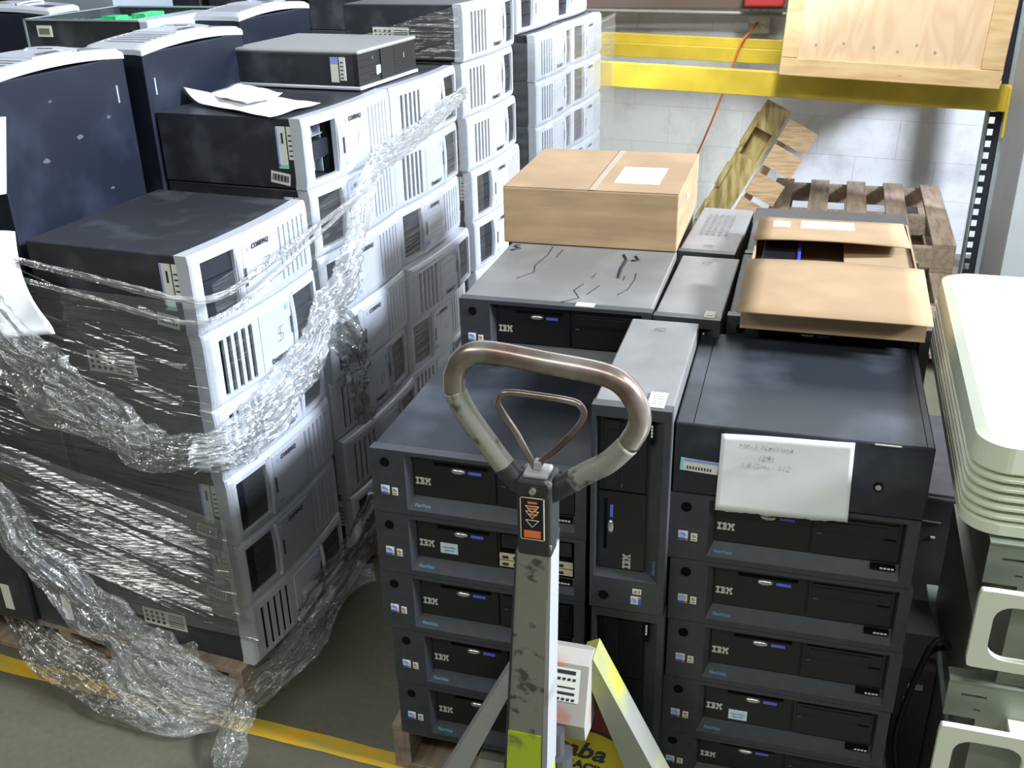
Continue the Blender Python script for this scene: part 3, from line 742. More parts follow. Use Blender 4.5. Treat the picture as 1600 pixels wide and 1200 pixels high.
# markings on light tops
def lockmark(o, yy):       # o is a tower: its local +x face (x=IW) points up ; local z -> -world x, y -> y
    m = MB(); m.tube([(IW+.0008, yy+.010*math.sin(k*math.pi/8)*.6, .072+.012*math.cos(k*math.pi/8)) for k in range(17)], .0007, 5)
    m.build('lock_symbol', 'pipe', o)
for i, o in enumerate(MO): lockmark(o, .055 if i == 2 else .365)
m = MB(); m.box((IW, .012, .016), (IW+.0008, .072, .046), m.m('label'))
for q in range(4): m.box((IW+.0002, .024+.010*q, .02), (IW+.0011, .0265+.010*q, .040), m.m('pipe'))
m.build('white_sticker', None, MO[0])
m = MB(); m.box((IW, .012, .014), (IW+.0008, .050, .036), m.m('label')); m.box((IW+.0002, .02, .018), (IW+.0011, .023, .033), m.m('pipe')); m.build('white_sticker', None, MO[1])
m = MB()
for r in range(5):
    for q in range(10): m.box((IW, .16+.020*q, .040+.016*r), (IW+.0006, .174+.020*q, .045+.016*r))
m.build('vent_slots', 'pipe', MO[2])
zt = IH
def scrib(pts, r=.0009): m = MB(); m.tube([(x, y, zt-.0005) for x, y in pts], r, 5); return m
m = scrib([(.115, .40), (.118, .33), (.108, .25), (.118, .20), (.098, .165), (.09, .15)]); 
for pts in ([(.145, .38), (.143, .32)], [(.248, .145), (.236, .10), (.258, .055), (.225, .02)], [(.285, .14), (.275, .10), (.270, .08)], [(.262, .22), (.258, .19)], [(.352, .24), (.356, .20), (.352, .13), (.335, .09)], [(.33, .215), (.331, .19)]):
    m.tube([(x, y, zt-.0005) for x, y in pts], .0009, 5)
for pts in ([(.030, .395), (.020, .385), (.030, .372), (.038, .368), (.030, .356), (.018, .352)], [(.300, .37), (.313, .335), (.312, .27), (.318, .20)], [(.325, .33), (.345, .33), (.330, .365)]):
    m.tube([(x, y, zt-.0012) for x, y in pts], .0035, 6)
m.build('marker_scribble', 'ink', L2)
m = MB(); m.box((.260, .006, zt-.0012), (.300, .028, zt-.0004)); m.build('white_sticker', 'label', L2)

# ------------------------------------------------------------------ cardboard boxes
t = tag(empty('cardboard_box', (-.722, 2.400, .125+6*.1437), R(.3)), 'closed brown cardboard box with white label on the black computers', 'box')
BW, BD, BH = .438, .440, .143
b = MB(); b.box((0, 0, .0005), (BW, BD, BH), bev=.003); b.build('carton', 'card', t)
b = MB(); b.box((0.001, BD/2-.11, BH-.001), (BW*.5-.001, BD/2+.3*0+.109, BH+.0012)); b.v = []; b.f = []; b.mi = []
b.box((.001, .001, BH), (.214, BD-.001, BH+.0022)); b.box((.217, .001, BH), (BW-.001, BD-.001, BH+.0022)); b.build('top_flap', 'card', t)
b = MB(); b.box((.218, .0, BH+.0022), (.234, BD, BH+.0028)); b.box((.214, BD, BH-.03), (.234, BD+.001, BH+.0028)); b.build('packing_tape', 'tape', t)
b = MB(); b.box((.265, .08, BH+.0022), (.378, .25, BH+.0032)); lb = b.build('paper_label', 'paper', t)
b = MB(); b.box((.31, .165, BH+.0032), (.335, .170, BH+.0036)); b.box((.345, .165, BH+.0032), (.36, .170, BH+.0036)); b.build('print', 'pipe', lb)
b = MB(); b.box((BW, .16, .088), (BW+.001, .19, .104)); b.build('side_print', 'label_blue', t)
# open box
t = tag(empty('open_cardboard_box', (-.098, 1.962, .125+6*.1425), R(0)), 'open brown cardboard box with spread flaps behind the right stack', 'box')
OW, OD, OH, th = .352, .640, .050, .004
b = MB(); b.box((0, 0, .0005), (OW, th, OH)); b.box((0, OD-th, .0005), (OW, OD, OH)); b.box((0, th, .0005), (th, OD-th, OH)); b.box((OW-th, th, .0005), (OW, OD-th, OH)); b.box((th, th, .0005), (OW-th, OD-th, .004)); b.build('carton', 'card', t)
def flap(name, hinge_y, ln, ang, sgn, x0=0, x1=OW):
    b = MB()
    def F(u, v):
        q = ln*v; bend = .010*math.sin(u*3.1)*v
        return (x0+(x1-x0)*u, hinge_y + sgn*q*math.cos(ang), OH + q*math.sin(ang) + bend*.5)
    b.grid(F, 8, 6); o = b.build(name, 'card', t)
    md = o.modifiers.new('thickness', 'SOLIDIFY'); md.thickness = .004; md.offset = 0
    return o
flap('near_flap', -.040, .275, R(4), 1, -.006, OW+.006)
ff = flap('far_flap', OD+.004, .250, R(4), -1, -.002, OW-.01)
b = MB(); b.box((OW-.15, .05, OH-.010), (OW-.006, OD-.05, OH-.006), rot=Matrix.Rotation(R(-5), 3, 'Y'), org=(OW-.006, 0, OH-.008)); b.build('side_flap', 'card_in', t)
b = MB()
def FL(x, q): return (x, OD+.004-q*math.cos(R(4)), OH+q*math.sin(R(4))+.005*math.sin(x/OW*3.1)*q/.25+.0026)
for (xa, xb, qa, qb) in ((.10, .225, .03, .125), (.035, .075, .05, .115)): b.grid(lambda u, v: FL(xa+(xb-xa)*u, qa+(qb-qa)*v), 4, 3)
b.build('paper_label', 'paper', ff)
t2 = tag(empty('black_device', (-.078, 2.06, .125+6*.1425+.0045)), 'black device packed inside the open cardboard box', 'device')
b = MB(); b.box((0, 0, 0), (.085, .42, .034), bev=.003); b.build('device_body', 'panel_black', t2)
b = MB(); b.box((.035, .170, .034), (.045, .178, .0346)); b.build('device_light', 'label', t2)
mb = MB(); mb.box((.0, 2.10, .125+6*.1425+.0045), (.008, 2.46, .125+6*.1425+.042), bev=.002); tag(mb.build('packing_strip', 'blue_plastic'), 'blue plastic packing strip inside the open cardboard box', 'packing')

# ------------------------------------------------------------------ loose papers on the wrapped stacks
Zp = hp_base(7)+.0006
def pap(u, v):
    a = Vector((-1.545, 2.335, 0)).lerp(Vector((-1.405, 2.450, 0)), u); b2_ = Vector((-1.215, 2.165, 0)).lerp(Vector((-1.178, 2.360, 0)), u)
    q = a.lerp(b2_, v)
    curl = .035*max(0, (.22-v)/.22)**2*max(0, 1-u*1.6)
    return (q.x, q.y, Zp + .001 + curl + .003*(1+noise.noise(Vector((u*3, v*4, 1)))))
sheetobj('paper_sheet', 'loose white sheet with a curled corner on the stack in front of the slim computer', pap, 16, 24)
def pap2(u, v):
    q = Vector((-1.53, 2.40, 0)).lerp(Vector((-1.33, 2.27, 0)), v) + Vector((.05, .09, 0))*u
    return (q.x, q.y, Zp + .009 + .005*(1+noise.noise(Vector((u*3, v*4, 7)))) + .012*u*u)
sheetobj('paper_sheet', 'second crumpled white sheet lying on the curled one', pap2, 10, 14)
def pap3(u, v):
    z = 1.165 - .20*v; x = -1.66 + u*(.115 + .05*v)
    return (x, 1.640 - .030*math.sin(min(1, v*1.1)*math.pi*.9) - .055*(1-u)*v + .02*u, z + .02*(1-v)*math.sin(u*2))
sheetobj('paper_sheet', 'curled grey-white sheet hanging over the film at the left edge', pap3, 16, 16)
mb = MB(); mb.grid(lambda u, v: (-1.5955 - .002*v, 1.735 + u*.028 - .045*v*(1) , 1.398 - .15*v - .004*u), 3, 8)
o = mb.build('paper_strip', 'paper'); md = o.modifiers.new('thickness', 'SOLIDIFY'); md.thickness = .0008; md.offset = 0
tag(o, 'white paper taped on the side of the left navy computer', 'paper')

# ------------------------------------------------------------------ stretch film
def cr(pts, n):
    pts = [Vector(q) for q in pts]; out = []
    for i in range(len(pts)-1):
        p0 = pts[max(0, i-1)]; p1 = pts[i]; p2 = pts[i+1]; p3 = pts[min(len(pts)-1, i+2)]
        for k in range(n):
            t = k/n; out.append(.5*((2*p1)+(-p0+p2)*t+(2*p0-5*p1+4*p2-p3)*t*t+(-p0+3*p1-3*p2+p3)*t**3))
    out.append(pts[-1]); return out
def rope(path, widths, wdir, ndir, seed, amp=.014, nv=26, freq=7, n=10):
    nv = int(nv*1.7); n = 16
    C = cr(path, n); m = MB(); L = len(C)-1
    W = [widths[min(len(widths)-1, int(i/n))]*(1-(i % n)/n) + widths[min(len(widths)-1, int(i/n)+1)]*((i % n)/n) for i in range(L+1)]
    def F(u, v):
        i = int(round(u*L)); q = C[i]; t = (C[min(L, i+1)]-C[max(0, i-1)]).normalized()
        nd = Vector(ndir(q) if callable(ndir) else ndir); wd = t.cross(nd).normalized()
        ww = W[i]; s = u*L*.031
        f = noise.noise(Vector((s*freq*.35, v*11, seed)))*amp*1.3 + noise.noise(Vector((s*freq, v*24, seed+9)))*amp*.8 + (1-2*abs(noise.noise(Vector((s*freq*2.6, v*46, seed+19)))))*amp*.42
        e = noise.noise(Vector((s*2.2, 0 if v < .5 else 5, seed+3)))*ww*.22
        return q + wd*((v-.5)*ww + e*(1 if v > .5 else -1)*abs(v-.5)*2) + nd*(f + amp*.9*math.sin(v*math.pi))
    m.grid(F, L, nv); return m
def sheet(P, nd, L, Ht, seed, amp=.0045, nu=40, nv=110, tilt=0.0, coarse=1.0):
    m = MB(); nd = Vector(nd)
    def F(u, v):
        q = Vector(P(u, v)); s = u*L; z = v*Ht + tilt*s
        f = 0
        for (fz, fs, am) in ((26, 1.2, 1.0), (70, 2.2, .55), (150, 3.0, .26)):
            x = noise.noise(Vector((s*fs, z*fz*coarse, seed+fz)))
            f += am*(1-2*abs(x))          # ridged folds
        return q + nd*(amp*(f+1.2))
    m.grid(F, nu, nv); return m
F1 = tag(empty('stretch_film', hp_at(0, .02, .13), 0), 'clear stretch film wrapped and bunched around the nearest computer stacks', 'plastic film')
def put(m, name, mt='film', par=F1):
    o = m.build(name, mt, par); o.location = -Vector(par.location); return o
sideN = (-TV.x, -TV.y, 0)
# sheet over the side faces (towards -y)
def PS(u, v):
    z = .235 + v*.86 + (1-u)*(-.03) - .03*v*(u)
    q = OV + TV*(-.010) + NV*(-.95 + u*.985); return (q.x, q.y, z)
# a tighter, lower band on the side
def PS2(u, v):
    z = .30 + v*.27 + .12*(1-u); q = OV + TV*(-.032) + NV*(-.80 + u*.815); return (q.x, q.y, z - .12*(1-u)*(1-v)*.3)
# pulled pleats: flat little folds running along the film
def pleats(n, smin, smax, zmin, zmax, t, seed, lmin=.05, lmax=.30, slope=(.16, .30), o0=.024):
    rg = random.Random(seed); m = MB()
    for q in range(n):
        sc = rg.uniform(smin, smax); zc = rg.uniform(zmin, zmax) + (smax-sc)*.10; ln = rg.uniform(lmin, lmax); w_ = rg.choice((.0016, .0022, .003, .0045, .007))*rg.uniform(.8, 1.2); kx = rg.uniform(*slope); tl = math.tan(R(rg.uniform(36, 55)))
        pr_ = []
        for i in range(7):
            u = i/6-.5; s_2 = sc+u*ln
            if not (smin-.1 < s_2 < smax+.01): continue
            k = max(.05, 1-(2*u)**4); z = zc - kx*u*ln + rg.uniform(-.00012, .00012); h = w_*k
            base = OV + TV*(-o0) + NV*s_2; out = -TV*(h/tl*1.0)
            pr_.append(((base.x, base.y, z+h), (base.x+out.x, base.y+out.y, z), (base.x, base.y, z-h*.8)))
        for a, b in zip(pr_, pr_[1:]):
            m.quad([a[0], a[1], b[1], b[0]]); m.quad([a[1], a[2], b[2], b[1]])
    return m
def withpleats(m, *ps):
    m.nsm = len(m.f)
    for q in ps:
        k = len(m.v); m.v += q.v; m.f += [tuple(k+a for a in f) for f in q.f]; m.mi += q.mi
    return m
put(withpleats(sheet(PS, sideN, .98, .86, 1, amp=.0042, nu=46, nv=150, tilt=.16), pleats(34, -.44, -.04, .62, 1.06, 0, 12, .05, .18), pleats(80, -.92, -.44, .40, .92, 0, 13, .15, .45, slope=(.18, .26), o0=.040)), 'side_sheet')
put(withpleats(sheet(PS2, sideN, .82, .27, 5, amp=.006, nu=40, nv=70, tilt=.16, coarse=.8), pleats(85, -.46, -.03, .30, .56, 0, 11, .18, .60, slope=(.20, .26), o0=.047)), 'side_band')
# sheets over the fronts
def PF(u, v):
    z = .36 + v*.74 + u*.02; t = .004 + u*1.40; q = OV + TV*t + NV*(.034 + .016*min(1, u*8)); return (q.x, q.y, z + .18*u*v)
put(sheet(PF, NV, 1.4, .74, 2, amp=.0030, nu=70, nv=110, tilt=-.25), 'front_sheet', 'film_front')
# bunched swag across the fronts and round the corner
path = [(-1.030, 3.02, 1.262), (-1.037, 2.88, 1.235), (-1.057, 2.636, 1.192), (-1.068, 2.45, 1.175), (-1.076, 2.33, 1.118), (-1.078, 2.27, 1.017), (-1.082, 2.20, .936), (-1.090, 2.085, .879), (-1.096, 1.98, .805), (-1.100, 1.874, .769), (-1.110, 1.752, .747), (-1.120, 1.655, .742), (-1.170, 1.612, .742), (-1.25, 1.605, .742), (-1.331, 1.605, .765), (-1.469, 1.605, .850), (-1.549, 1.605, .910), (-1.70, 1.605, 1.01)]
wd = [.03, .05, .06, .07, .09, .10, .11, .11, .13, .15, .13, .10, .09, .10, .13, .18, .22, .24]
def nd1(q):
    if q.x < -1.16: return (0, -1, 0)
    if q.y < 1.68: return (.7, -.7, 0)
    return tuple(NV)
put(rope(path[:13], wd[:13], None, nd1, 3, amp=.016, nv=34), 'bunched_swag', 'film_rope')  # key-lit whiteness of the swag put into milkier film here
put(rope(path[11:], wd[11:], None, nd1, 3, amp=.016, nv=34), 'side_swag', 'film_loose')  # same swag round the corner; its dimmer tone put into clearer film
put(rope([(-1.085, 2.10, .86), (-1.078, 2.17, .78), (-1.076, 2.20, .70), (-1.080, 2.19, .63), (-1.088, 2.24, .52)], [.08, .13, .10, .07, .05], None, tuple(NV), 14, amp=.02, nv=22), 'hanging_bunch', 'film_loose')
put(rope([(-1.82, 1.60, .70), (-1.731, 1.60, .568), (-1.666, 1.60, .430), (-1.54, 1.595, .315), (-1.45, 1.59, .235), (-1.37, 1.58, .165), (-1.26, 1.57, .115), (-1.16, 1.58, .10)], [.10, .09, .10, .12, .15, .18, .16, .08], None, (0, -.9, .35), 21, amp=.016, nv=30), 'lower_swag', 'film_loose')
put(rope([(-2.25, 1.90, .20), (-2.05, 1.83, .16), (-1.90, 1.75, .11), (-1.765, 1.67, .075), (-1.573, 1.60, .055), (-1.424, 1.565, .05), (-1.29, 1.555, .05), (-1.19, 1.62, .055), (-1.138, 1.72, .07), (-1.10, 1.85, .10), (-1.075, 2.02, .13), (-1.00, 2.05, .16)], [.10, .10, .10, .11, .12, .12, .11, .10, .11, .10, .07, .05], None, (0, -.5, .85), 31, amp=.016, nv=30), 'floor_swag', 'film_loose')
put(rope([(-1.15, 1.60, .075), (-1.145, 1.53, .05), (-1.125, 1.47, .03), (-1.11, 1.42, .025)], [.06, .075, .085, .06], None, (0, -.2, 1), 41, amp=.012, nv=18), 'loose_tail', 'film_loose')
put(rope([(-1.42, 1.585, .20), (-1.36, 1.575, .13), (-1.28, 1.565, .09), (-1.20, 1.58, .08)], [.16, .22, .18, .08], None, (0, -.8, .6), 44, amp=.012, nv=26), 'loose_skirt', 'film_loose')
put(rope([(-1.10, 1.80, .15), (-1.06, 2.0, .22), (-1.03, 2.2, .32), (-1.0, 2.5, .42), (-.97, 2.8, .55)], [.12, .14, .12, .10, .06], None, tuple(NV), 51, amp=.016, nv=24), 'front_lower_swag', 'film_loose')
# rolled upper edges of the film
for e_, (dz, w0) in enumerate(((.0, .016), (-.042, .012))):
    pth = [(-1.62, 1.648, 1.135+dz), (-1.45, 1.636, 1.118+dz), (-1.28, 1.625, 1.098+dz*1.15), (-1.165, 1.628, 1.080+dz*1.2), (-1.098, 1.650, 1.078+dz), (-1.078, 1.79, 1.085+dz*.8), (-1.062, 2.12, 1.115+dz*.4), (-1.060, 2.33, 1.125)]
    put(rope(pth, [w0]*8, None, nd1, 70+e_, amp=.004, nv=6), 'rolled_edge', 'film_rope')
# film of the far stacks
F2 = tag(empty('stretch_film', hp_at(2.2, .02, .13), 0), 'clear stretch film wrapped around the far stacks beside the yellow beams', 'plastic film')
def PE(u, v): q = OV + TV*2.165 + NV*(-.46 + u*.48); return (q.x, q.y, .3 + v*1.0)
put(sheet(PE, sideN, .5, 1.0, 61, amp=.006, nu=24, nv=90, tilt=-.2), 'side_sheet', 'film', F2)
def PE2(u, v): q = OV + TV*(2.17+u*.93) + NV*.022; return (q.x, q.y, .3 + v*1.02)
put(sheet(PE2, NV, .93, 1.0, 63, amp=.005, nu=30, nv=80, tilt=-.2), 'front_sheet', 'film', F2)
F3 = tag(empty('stretch_film', hp_at(1.46, .02, .13), 0), 'clear stretch film on the dark side of the tall stack behind the slim computer', 'plastic film')
def PD(u, v): q = OV + TV*1.448 + NV*(-.42 + u*.40); return (q.x, q.y, 1.335 + v*(.05+.11*u))
put(sheet(PD, sideN, .4, .16, 65, amp=.0035, nu=24, nv=40, tilt=-.3), 'side_sheet', 'film', F3)

# ------------------------------------------------------------------ pallet jack
t = tag(empty('pallet_jack', (-.345, 1.32, 0)), 'worn grey pallet jack with loop handle in front of the black computers', 'pallet jack')
ORG = Vector((-.345, 1.32, 0))
def pj(m, name, mt, par=t, label=None, smooth=None):
    o = m.build(name, mt, par, label, smooth)
    if par is t: o.location = -ORG
    return o
loop = [(-.322, 1.132, 1.062), (-.338, 1.13, 1.076), (-.372, 1.13, 1.122), (-.401, 1.13, 1.166), (-.4125, 1.13, 1.193), (-.411, 1.13, 1.219), (-.396, 1.13, 1.242), (-.368, 1.13, 1.252), (-.292, 1.13, 1.245), (-.219, 1.13, 1.237), (-.190, 1.13, 1.224), (-.173, 1.13, 1.198), (-.170, 1.13, 1.171), (-.183, 1.13, 1.142), (-.208, 1.13, 1.113), (-.238, 1.13, 1.092), (-.278, 1.13, 1.062), (-.295, 1.132, 1.052)]
def part_tube(pts, r, seg, n=5): m = MB(); m.tube(cr(pts, n), r, seg); return m
hl = pj(part_tube(loop[4:14], .0148, 16), 'loop_handle', 'rust')
m = part_tube(loop[:5], .0150, 16); pj(m, 'handle_arm', 'jack')
m = part_tube(loop[13:], .0150, 16); pj(m, 'handle_arm', 'jack')
m = part_tube(loop[:2]+[(-.348, 1.13, 1.090)], .0156, 16); pj(m, 'scuffed_band', 'jack_black')
m = part_tube([(-.252, 1.13, 1.081)]+loop[16:], .0156, 16); pj(m, 'scuffed_band', 'jack_black')
tr = [(-.305, 1.135, 1.085), (-.313, 1.135, 1.100), (-.333, 1.135, 1.139), (-.350, 1.135, 1.165), (-.356, 1.135, 1.178), (-.351, 1.135, 1.191), (-.336, 1.135, 1.196), (-.294, 1.135, 1.195), (-.256, 1.135, 1.192), (-.244, 1.135, 1.184), (-.242, 1.135, 1.171), (-.252, 1.135, 1.152), (-.277, 1.135, 1.122), (-.298, 1.135, 1.100), (-.303, 1.135, 1.085)]
pj(part_tube(tr, .0046, 10), 'release_lever', 'rust')
m = MB(); m.box((-.327, 1.110, .965), (-.279, 1.158, 1.082), bev=.004); nk = pj(m, 'neck_block', 'jack_black')
m = MB(); m.box((-.320, 1.118, 1.080), (-.286, 1.152, 1.088), bev=.003); m.box((-.308, 1.128, 1.088), (-.297, 1.142, 1.101), bev=.002); pj(m, 'lever_clamp', 'jack_light')
m = MB(); m.cyl((-.304, 1.106, 1.068), .0045, .004, ax=1); pj(m, 'screw', 'chrome')
m = MB(); a = m.m('panel_black'); gd = m.m('port_cream'); rd = m.m('orange')
px0, px1, pz0, pz1, py = -.3215, -.2885, .992, 1.058, 1.1085
m.box((px0, py, pz0), (px1, py+.002, pz1), a)
for (q0, q1, r0, r1) in [(px0, px1, pz0, pz0+.0012), (px0, px1, pz1-.0012, pz1), (px0, px0+.0012, pz0, pz1), (px1-.0012, px1, pz0, pz1)]: m.box((q0, py-.0004, r0), (q1, py+.001, r1), gd)
for z in (1.050, 1.041, 1.032): m.box((-.311, py-.0005, z-.0014), (-.298, py+.001, z+.0016), rd)
for z in (1.044, 1.036, 1.022):
    for sg in (-1, 1): m.tube([(-.305, py-.0003, z-.010), (-.305+sg*.009, py-.0003, z+.001)], .0005, 5, gd)
    m.tube([(-.314, py-.0003, z+.001), (-.296, py-.0003, z+.001)], .0005, 5, gd)
m.box((-.3165, py-.0006, .9955), (-.2935, py+.001, 1.0065), rd)
pj(m, 'rating_plate', None, smooth=False)
# shaft: tapered channel
def taper(x0a, x1a, y0a, y1a, za, x0b, x1b, y0b, y1b, zb):
    m = MB(); A = [(x0a, y0a, za), (x1a, y0a, za), (x1a, y1a, za), (x0a, y1a, za)]; B = [(x0b, y0b, zb), (x1b, y0b, zb), (x1b, y1b, zb), (x0b, y1b, zb)]
    m.quad(A); m.quad(B[::-1])
    for i in range(4): m.quad([A[i], B[i], B[(i+1) % 4], A[(i+1) % 4]])
    return m
pj(taper(-.329, -.2835, 1.112, 1.155, .968, -.378, -.317, 1.185, 1.245, .47), 'shaft', 'jack')
pj(taper(-.2838, -.2795, 1.110, 1.157, .985, -.3172, -.3085, 1.183, 1.247, .47), 'shaft_flange', 'jack_light')  # paler than the shaft: light on its right side put into the colour
pj(taper(-.3305, -.3285, 1.1105, 1.157, .968, -.3815, -.3775, 1.183, 1.247, .47), 'shaft_flange', 'jack_black')
pj(taper(-.3660, -.3125, 1.1655, 1.2, .586, -.3770, -.3190, 1.1825, 1.2, .471), 'yellow_band', 'jack_yellow')
pj(taper(-.378, -.31, 1.186, 1.245, .47, -.400, -.318, 1.235, 1.30, .14), 'lower_shaft', 'jack_yellow')
# lifting frame
m = MB()
prof = [(1.405, .570), (1.372, .560), (1.335, .455), (1.345, .415), (1.395, .40), (1.43, .40), (1.44, .55)]
m.prism([(a, b2) for a, b2 in prof], 0, -.405, -.279); 
nose = pj(m, 'frame_nose', 'jack_pink')
m = MB(); d = Vector((0, 1.372-1.335, .560-.455)).normalized(); nn = Vector((0, -d.z, d.y)); o0 = Vector((-.395, 1.372, .560)) - d*.008 + nn*.0008
m.quad([o0-d*.062, o0-d*.062+Vector((.102, 0, 0)), o0+Vector((.102, 0, 0)), o0], m.m('label'))
for r, (h0, h1) in enumerate([(.004, .011), (.034, .037), (.044, .049)]):
    m.quad([o0-d*h1+nn*.0004+Vector((.008, 0, 0)), o0-d*h1+nn*.0004+Vector((.094, 0, 0)), o0-d*h0+nn*.0004+Vector((.094, 0, 0)), o0-d*h0+nn*.0004+Vector((.008, 0, 0))], m.m('ink'))
for q in range(7):
    for h0 in (.018, .055): m.quad([o0-d*(h0+.005)+nn*.0004+Vector((.035+.009*q, 0, 0)), o0-d*(h0+.005)+nn*.0004+Vector((.040+.009*q, 0, 0)), o0-d*h0+nn*.0004+Vector((.041+.009*q, 0, 0)), o0-d*h0+nn*.0004+Vector((.035+.009*q, 0, 0))], m.m('ink'))
pl = m.build('instruction_label', None, t); pl.location = -ORG
def leg(xt0, xt1, zt0, zt1, xb0, xb1, zb, y0, y1):
    m = MB(); m.prism([(xt0, zt0), (xt1, zt1), (xb1, zb), (xb0, zb)], 1, y0, y1); return m
pj(leg(-.300, -.277, .545, .558, -.142, -.060, .12, 1.395, 1.455), 'frame_leg', 'jack_frame')
pj(leg(-.390, -.407, .545, .558, -.570, -.620, .12, 1.395, 1.455), 'frame_leg', 'jack_light')
# pump, red shield with oval decal
m = MB(); m.cyl((-.328, 1.325, .10), .030, .30, seg=20); m.cyl((-.328, 1.325, .40), .016, .05, seg=16); m.smooth = False; pj(m, 'pump_cylinder', 'printer')
m = MB(); m.box((-.440, 1.440, .12), (-.215, 1.452, .43), bev=.003); sh = pj(m, 'red_shield', 'decal_red')
m = MB(); cx, cz = -.296, .285
def ell(rx_, rz_, y0, y1, mt): m.prism([(cx+rx_*math.cos(2*math.pi*k/40), cz+rz_*math.sin(2*math.pi*k/40)) for k in range(40)], 1, y0, y1, mt)
ell(.084, .066, 1.4385, 1.4395, m.m('ink')); ell(.080, .062, 1.4375, 1.4386, m.m('decal_yellow')); m.box((-.375, 1.4380, .345), (-.32, 1.4397, .352), m.m('decal_yellow'))
m.build('oval_decal', None, sh)
text('aba', .058, 'ink', frame_mx((cx-.004, 1.4368, cz+.012), (1, 0, -.10), (.10, 0, 1)), sh, shear=.35, bold=.0012)
text('RACING', .027, 'ink', frame_mx((cx+.010, 1.4368, cz-.030), (1, 0, -.20), (.20, 0, 1)), sh, bold=.0012)
# forks, wheels
for x0 in (-.565, -.212):
    m = MB(); m.box((x0, 1.40, .040), (x0+.15, 2.45, .085), bev=.006); pj(m, 'fork', 'jack_frame')
m = MB(); m.cyl((-.40, 1.26, .095), .09, .05, ax=0, seg=24); m.cyl((-.34, 1.26, .095), .09, .05, ax=0, seg=24); pj(m, 'steer_wheel', 'rubber', smooth=False)
m = MB(); m.box((-.565, 1.385, .06), (-.125, 1.46, .125), bev=.004); pj(m, 'frame_base', 'jack_frame')

# ------------------------------------------------------------------ cream covers and chassis at right
def rrect(x0, x1, y0, y1, r, n=6):
    out = []
    for (cx, cy, a0) in ((x1-r, y1-r, 0), (x0+r, y1-r, 90), (x0+r, y0+r, 180), (x1-r, y0+r, 270)):
        for k in range(n+1): a = R(a0+90*k/n); out.append((cx+r*math.cos(a), cy+r*math.sin(a)))
    return out
cx0, cy0 = .290, 1.497
for k in range(7):
    top = k == 6; hgt = .055 if top else .0130
    z0 = .850 + k*.0175 + (.010 if k > 0 else 0) - (0 if k else 0); 
    if k == 0: hgt = .026
    z0 = .850 if k == 0 else .8775 + (k-1)*.0165
    lab = 'topmost cream plastic cover with a flat white top, right edge' if top else ('lowest cream plastic cover of the stack at the right edge' if k == 0 else '%s cream plastic cover from the bottom of the right edge stack' % ORD[k])
    m = MB(); bm = bmesh.new()
    ins = [(.004, 0), (0, .004), (.004, hgt-.010), (.020, hgt-.002), (.040, hgt)] if top else ([(.004, 0), (0, .004), (0, hgt-.004), (.014, hgt)] if k == 0 else [(.014, 0), (0, .004), (0, hgt-.0045), (.016, hgt)])
    rings = []
    for (i_, zz) in ins: rings.append([bm.verts.new((x, y, zz)) for x, y in rrect(i_, .55-i_, i_, .83-i_, .055-i_*.5, 10)])
    nr = len(rings[0]); bm.faces.new(rings[0]); bm.faces.new(rings[-1])
    for a, b in zip(rings, rings[1:]):
        for i in range(nr): bm.faces.new((a[i], a[(i+1) % nr], b[(i+1) % nr], b[i]))
    m.bm(bm); o = m.build('plastic_cover', 'cream'); o.location = (cx0 + rng.uniform(-.001, .001), cy0, z0); o.rotation_euler = (0, 0, R(-1))
    tag(o, lab, 'plastic cover', 'cream covers stacked at the right edge')
def ringframe(x0, x1, z0, z1, hx0, hx1, hz0, hz1, r, y0, y1, mt='cream'):
    outer = rrect(x0, x1, z0, z1, .006, 3); 
    m = MB(); bm = bmesh.new(); N_ = 48
    def samp(poly, a):
        # ray from hole centre to polygon
        c = ((hx0+hx1)/2, (hz0+hz1)/2); d = (math.cos(a), math.sin(a)); best = None
        for p, q in zip(poly, poly[1:]+poly[:1]):
            ex, ez = q[0]-p[0], q[1]-p[1]; den = d[0]*ez-d[1]*ex
            if abs(den) < 1e-9: continue
            tt = ((p[0]-c[0])*ez-(p[1]-c[1])*ex)/den; s2 = ((p[0]-c[0])*d[1]-(p[1]-c[1])*d[0])/den
            if tt > 0 and -1e-6 <= s2 <= 1+1e-6 and (best is None or tt < best): best = tt
        return (c[0]+d[0]*best, c[1]+d[1]*best)
    inner = rrect(hx0, hx1, hz0, hz1, r, 6)
    angs = set(2*math.pi*k/N_ for k in range(N_))
    c = ((hx0+hx1)/2, (hz0+hz1)/2)
    for (qx, qz) in ((x0, z0), (x1, z0), (x1, z1), (x0, z1)): angs.add(math.atan2(qz-c[1], qx-c[0]) % (2*math.pi))
    angs = sorted(angs); Lp = []
    for a in angs:
        o_ = samp(outer, a); i_ = samp(inner, a); Lp.append([bm.verts.new((o_[0], y0, o_[1])), bm.verts.new((i_[0], y0, i_[1])), bm.verts.new((i_[0], y1, i_[1])), bm.verts.new((o_[0], y1, o_[1]))])
    n = len(Lp)
    for i in range(n):
        A, B = Lp[i], Lp[(i+1) % n]
        for j in range(4): bm.faces.new((A[j], A[(j+1) % 4], B[(j+1) % 4], B[j]))
    m.bm(bm, 0); return m
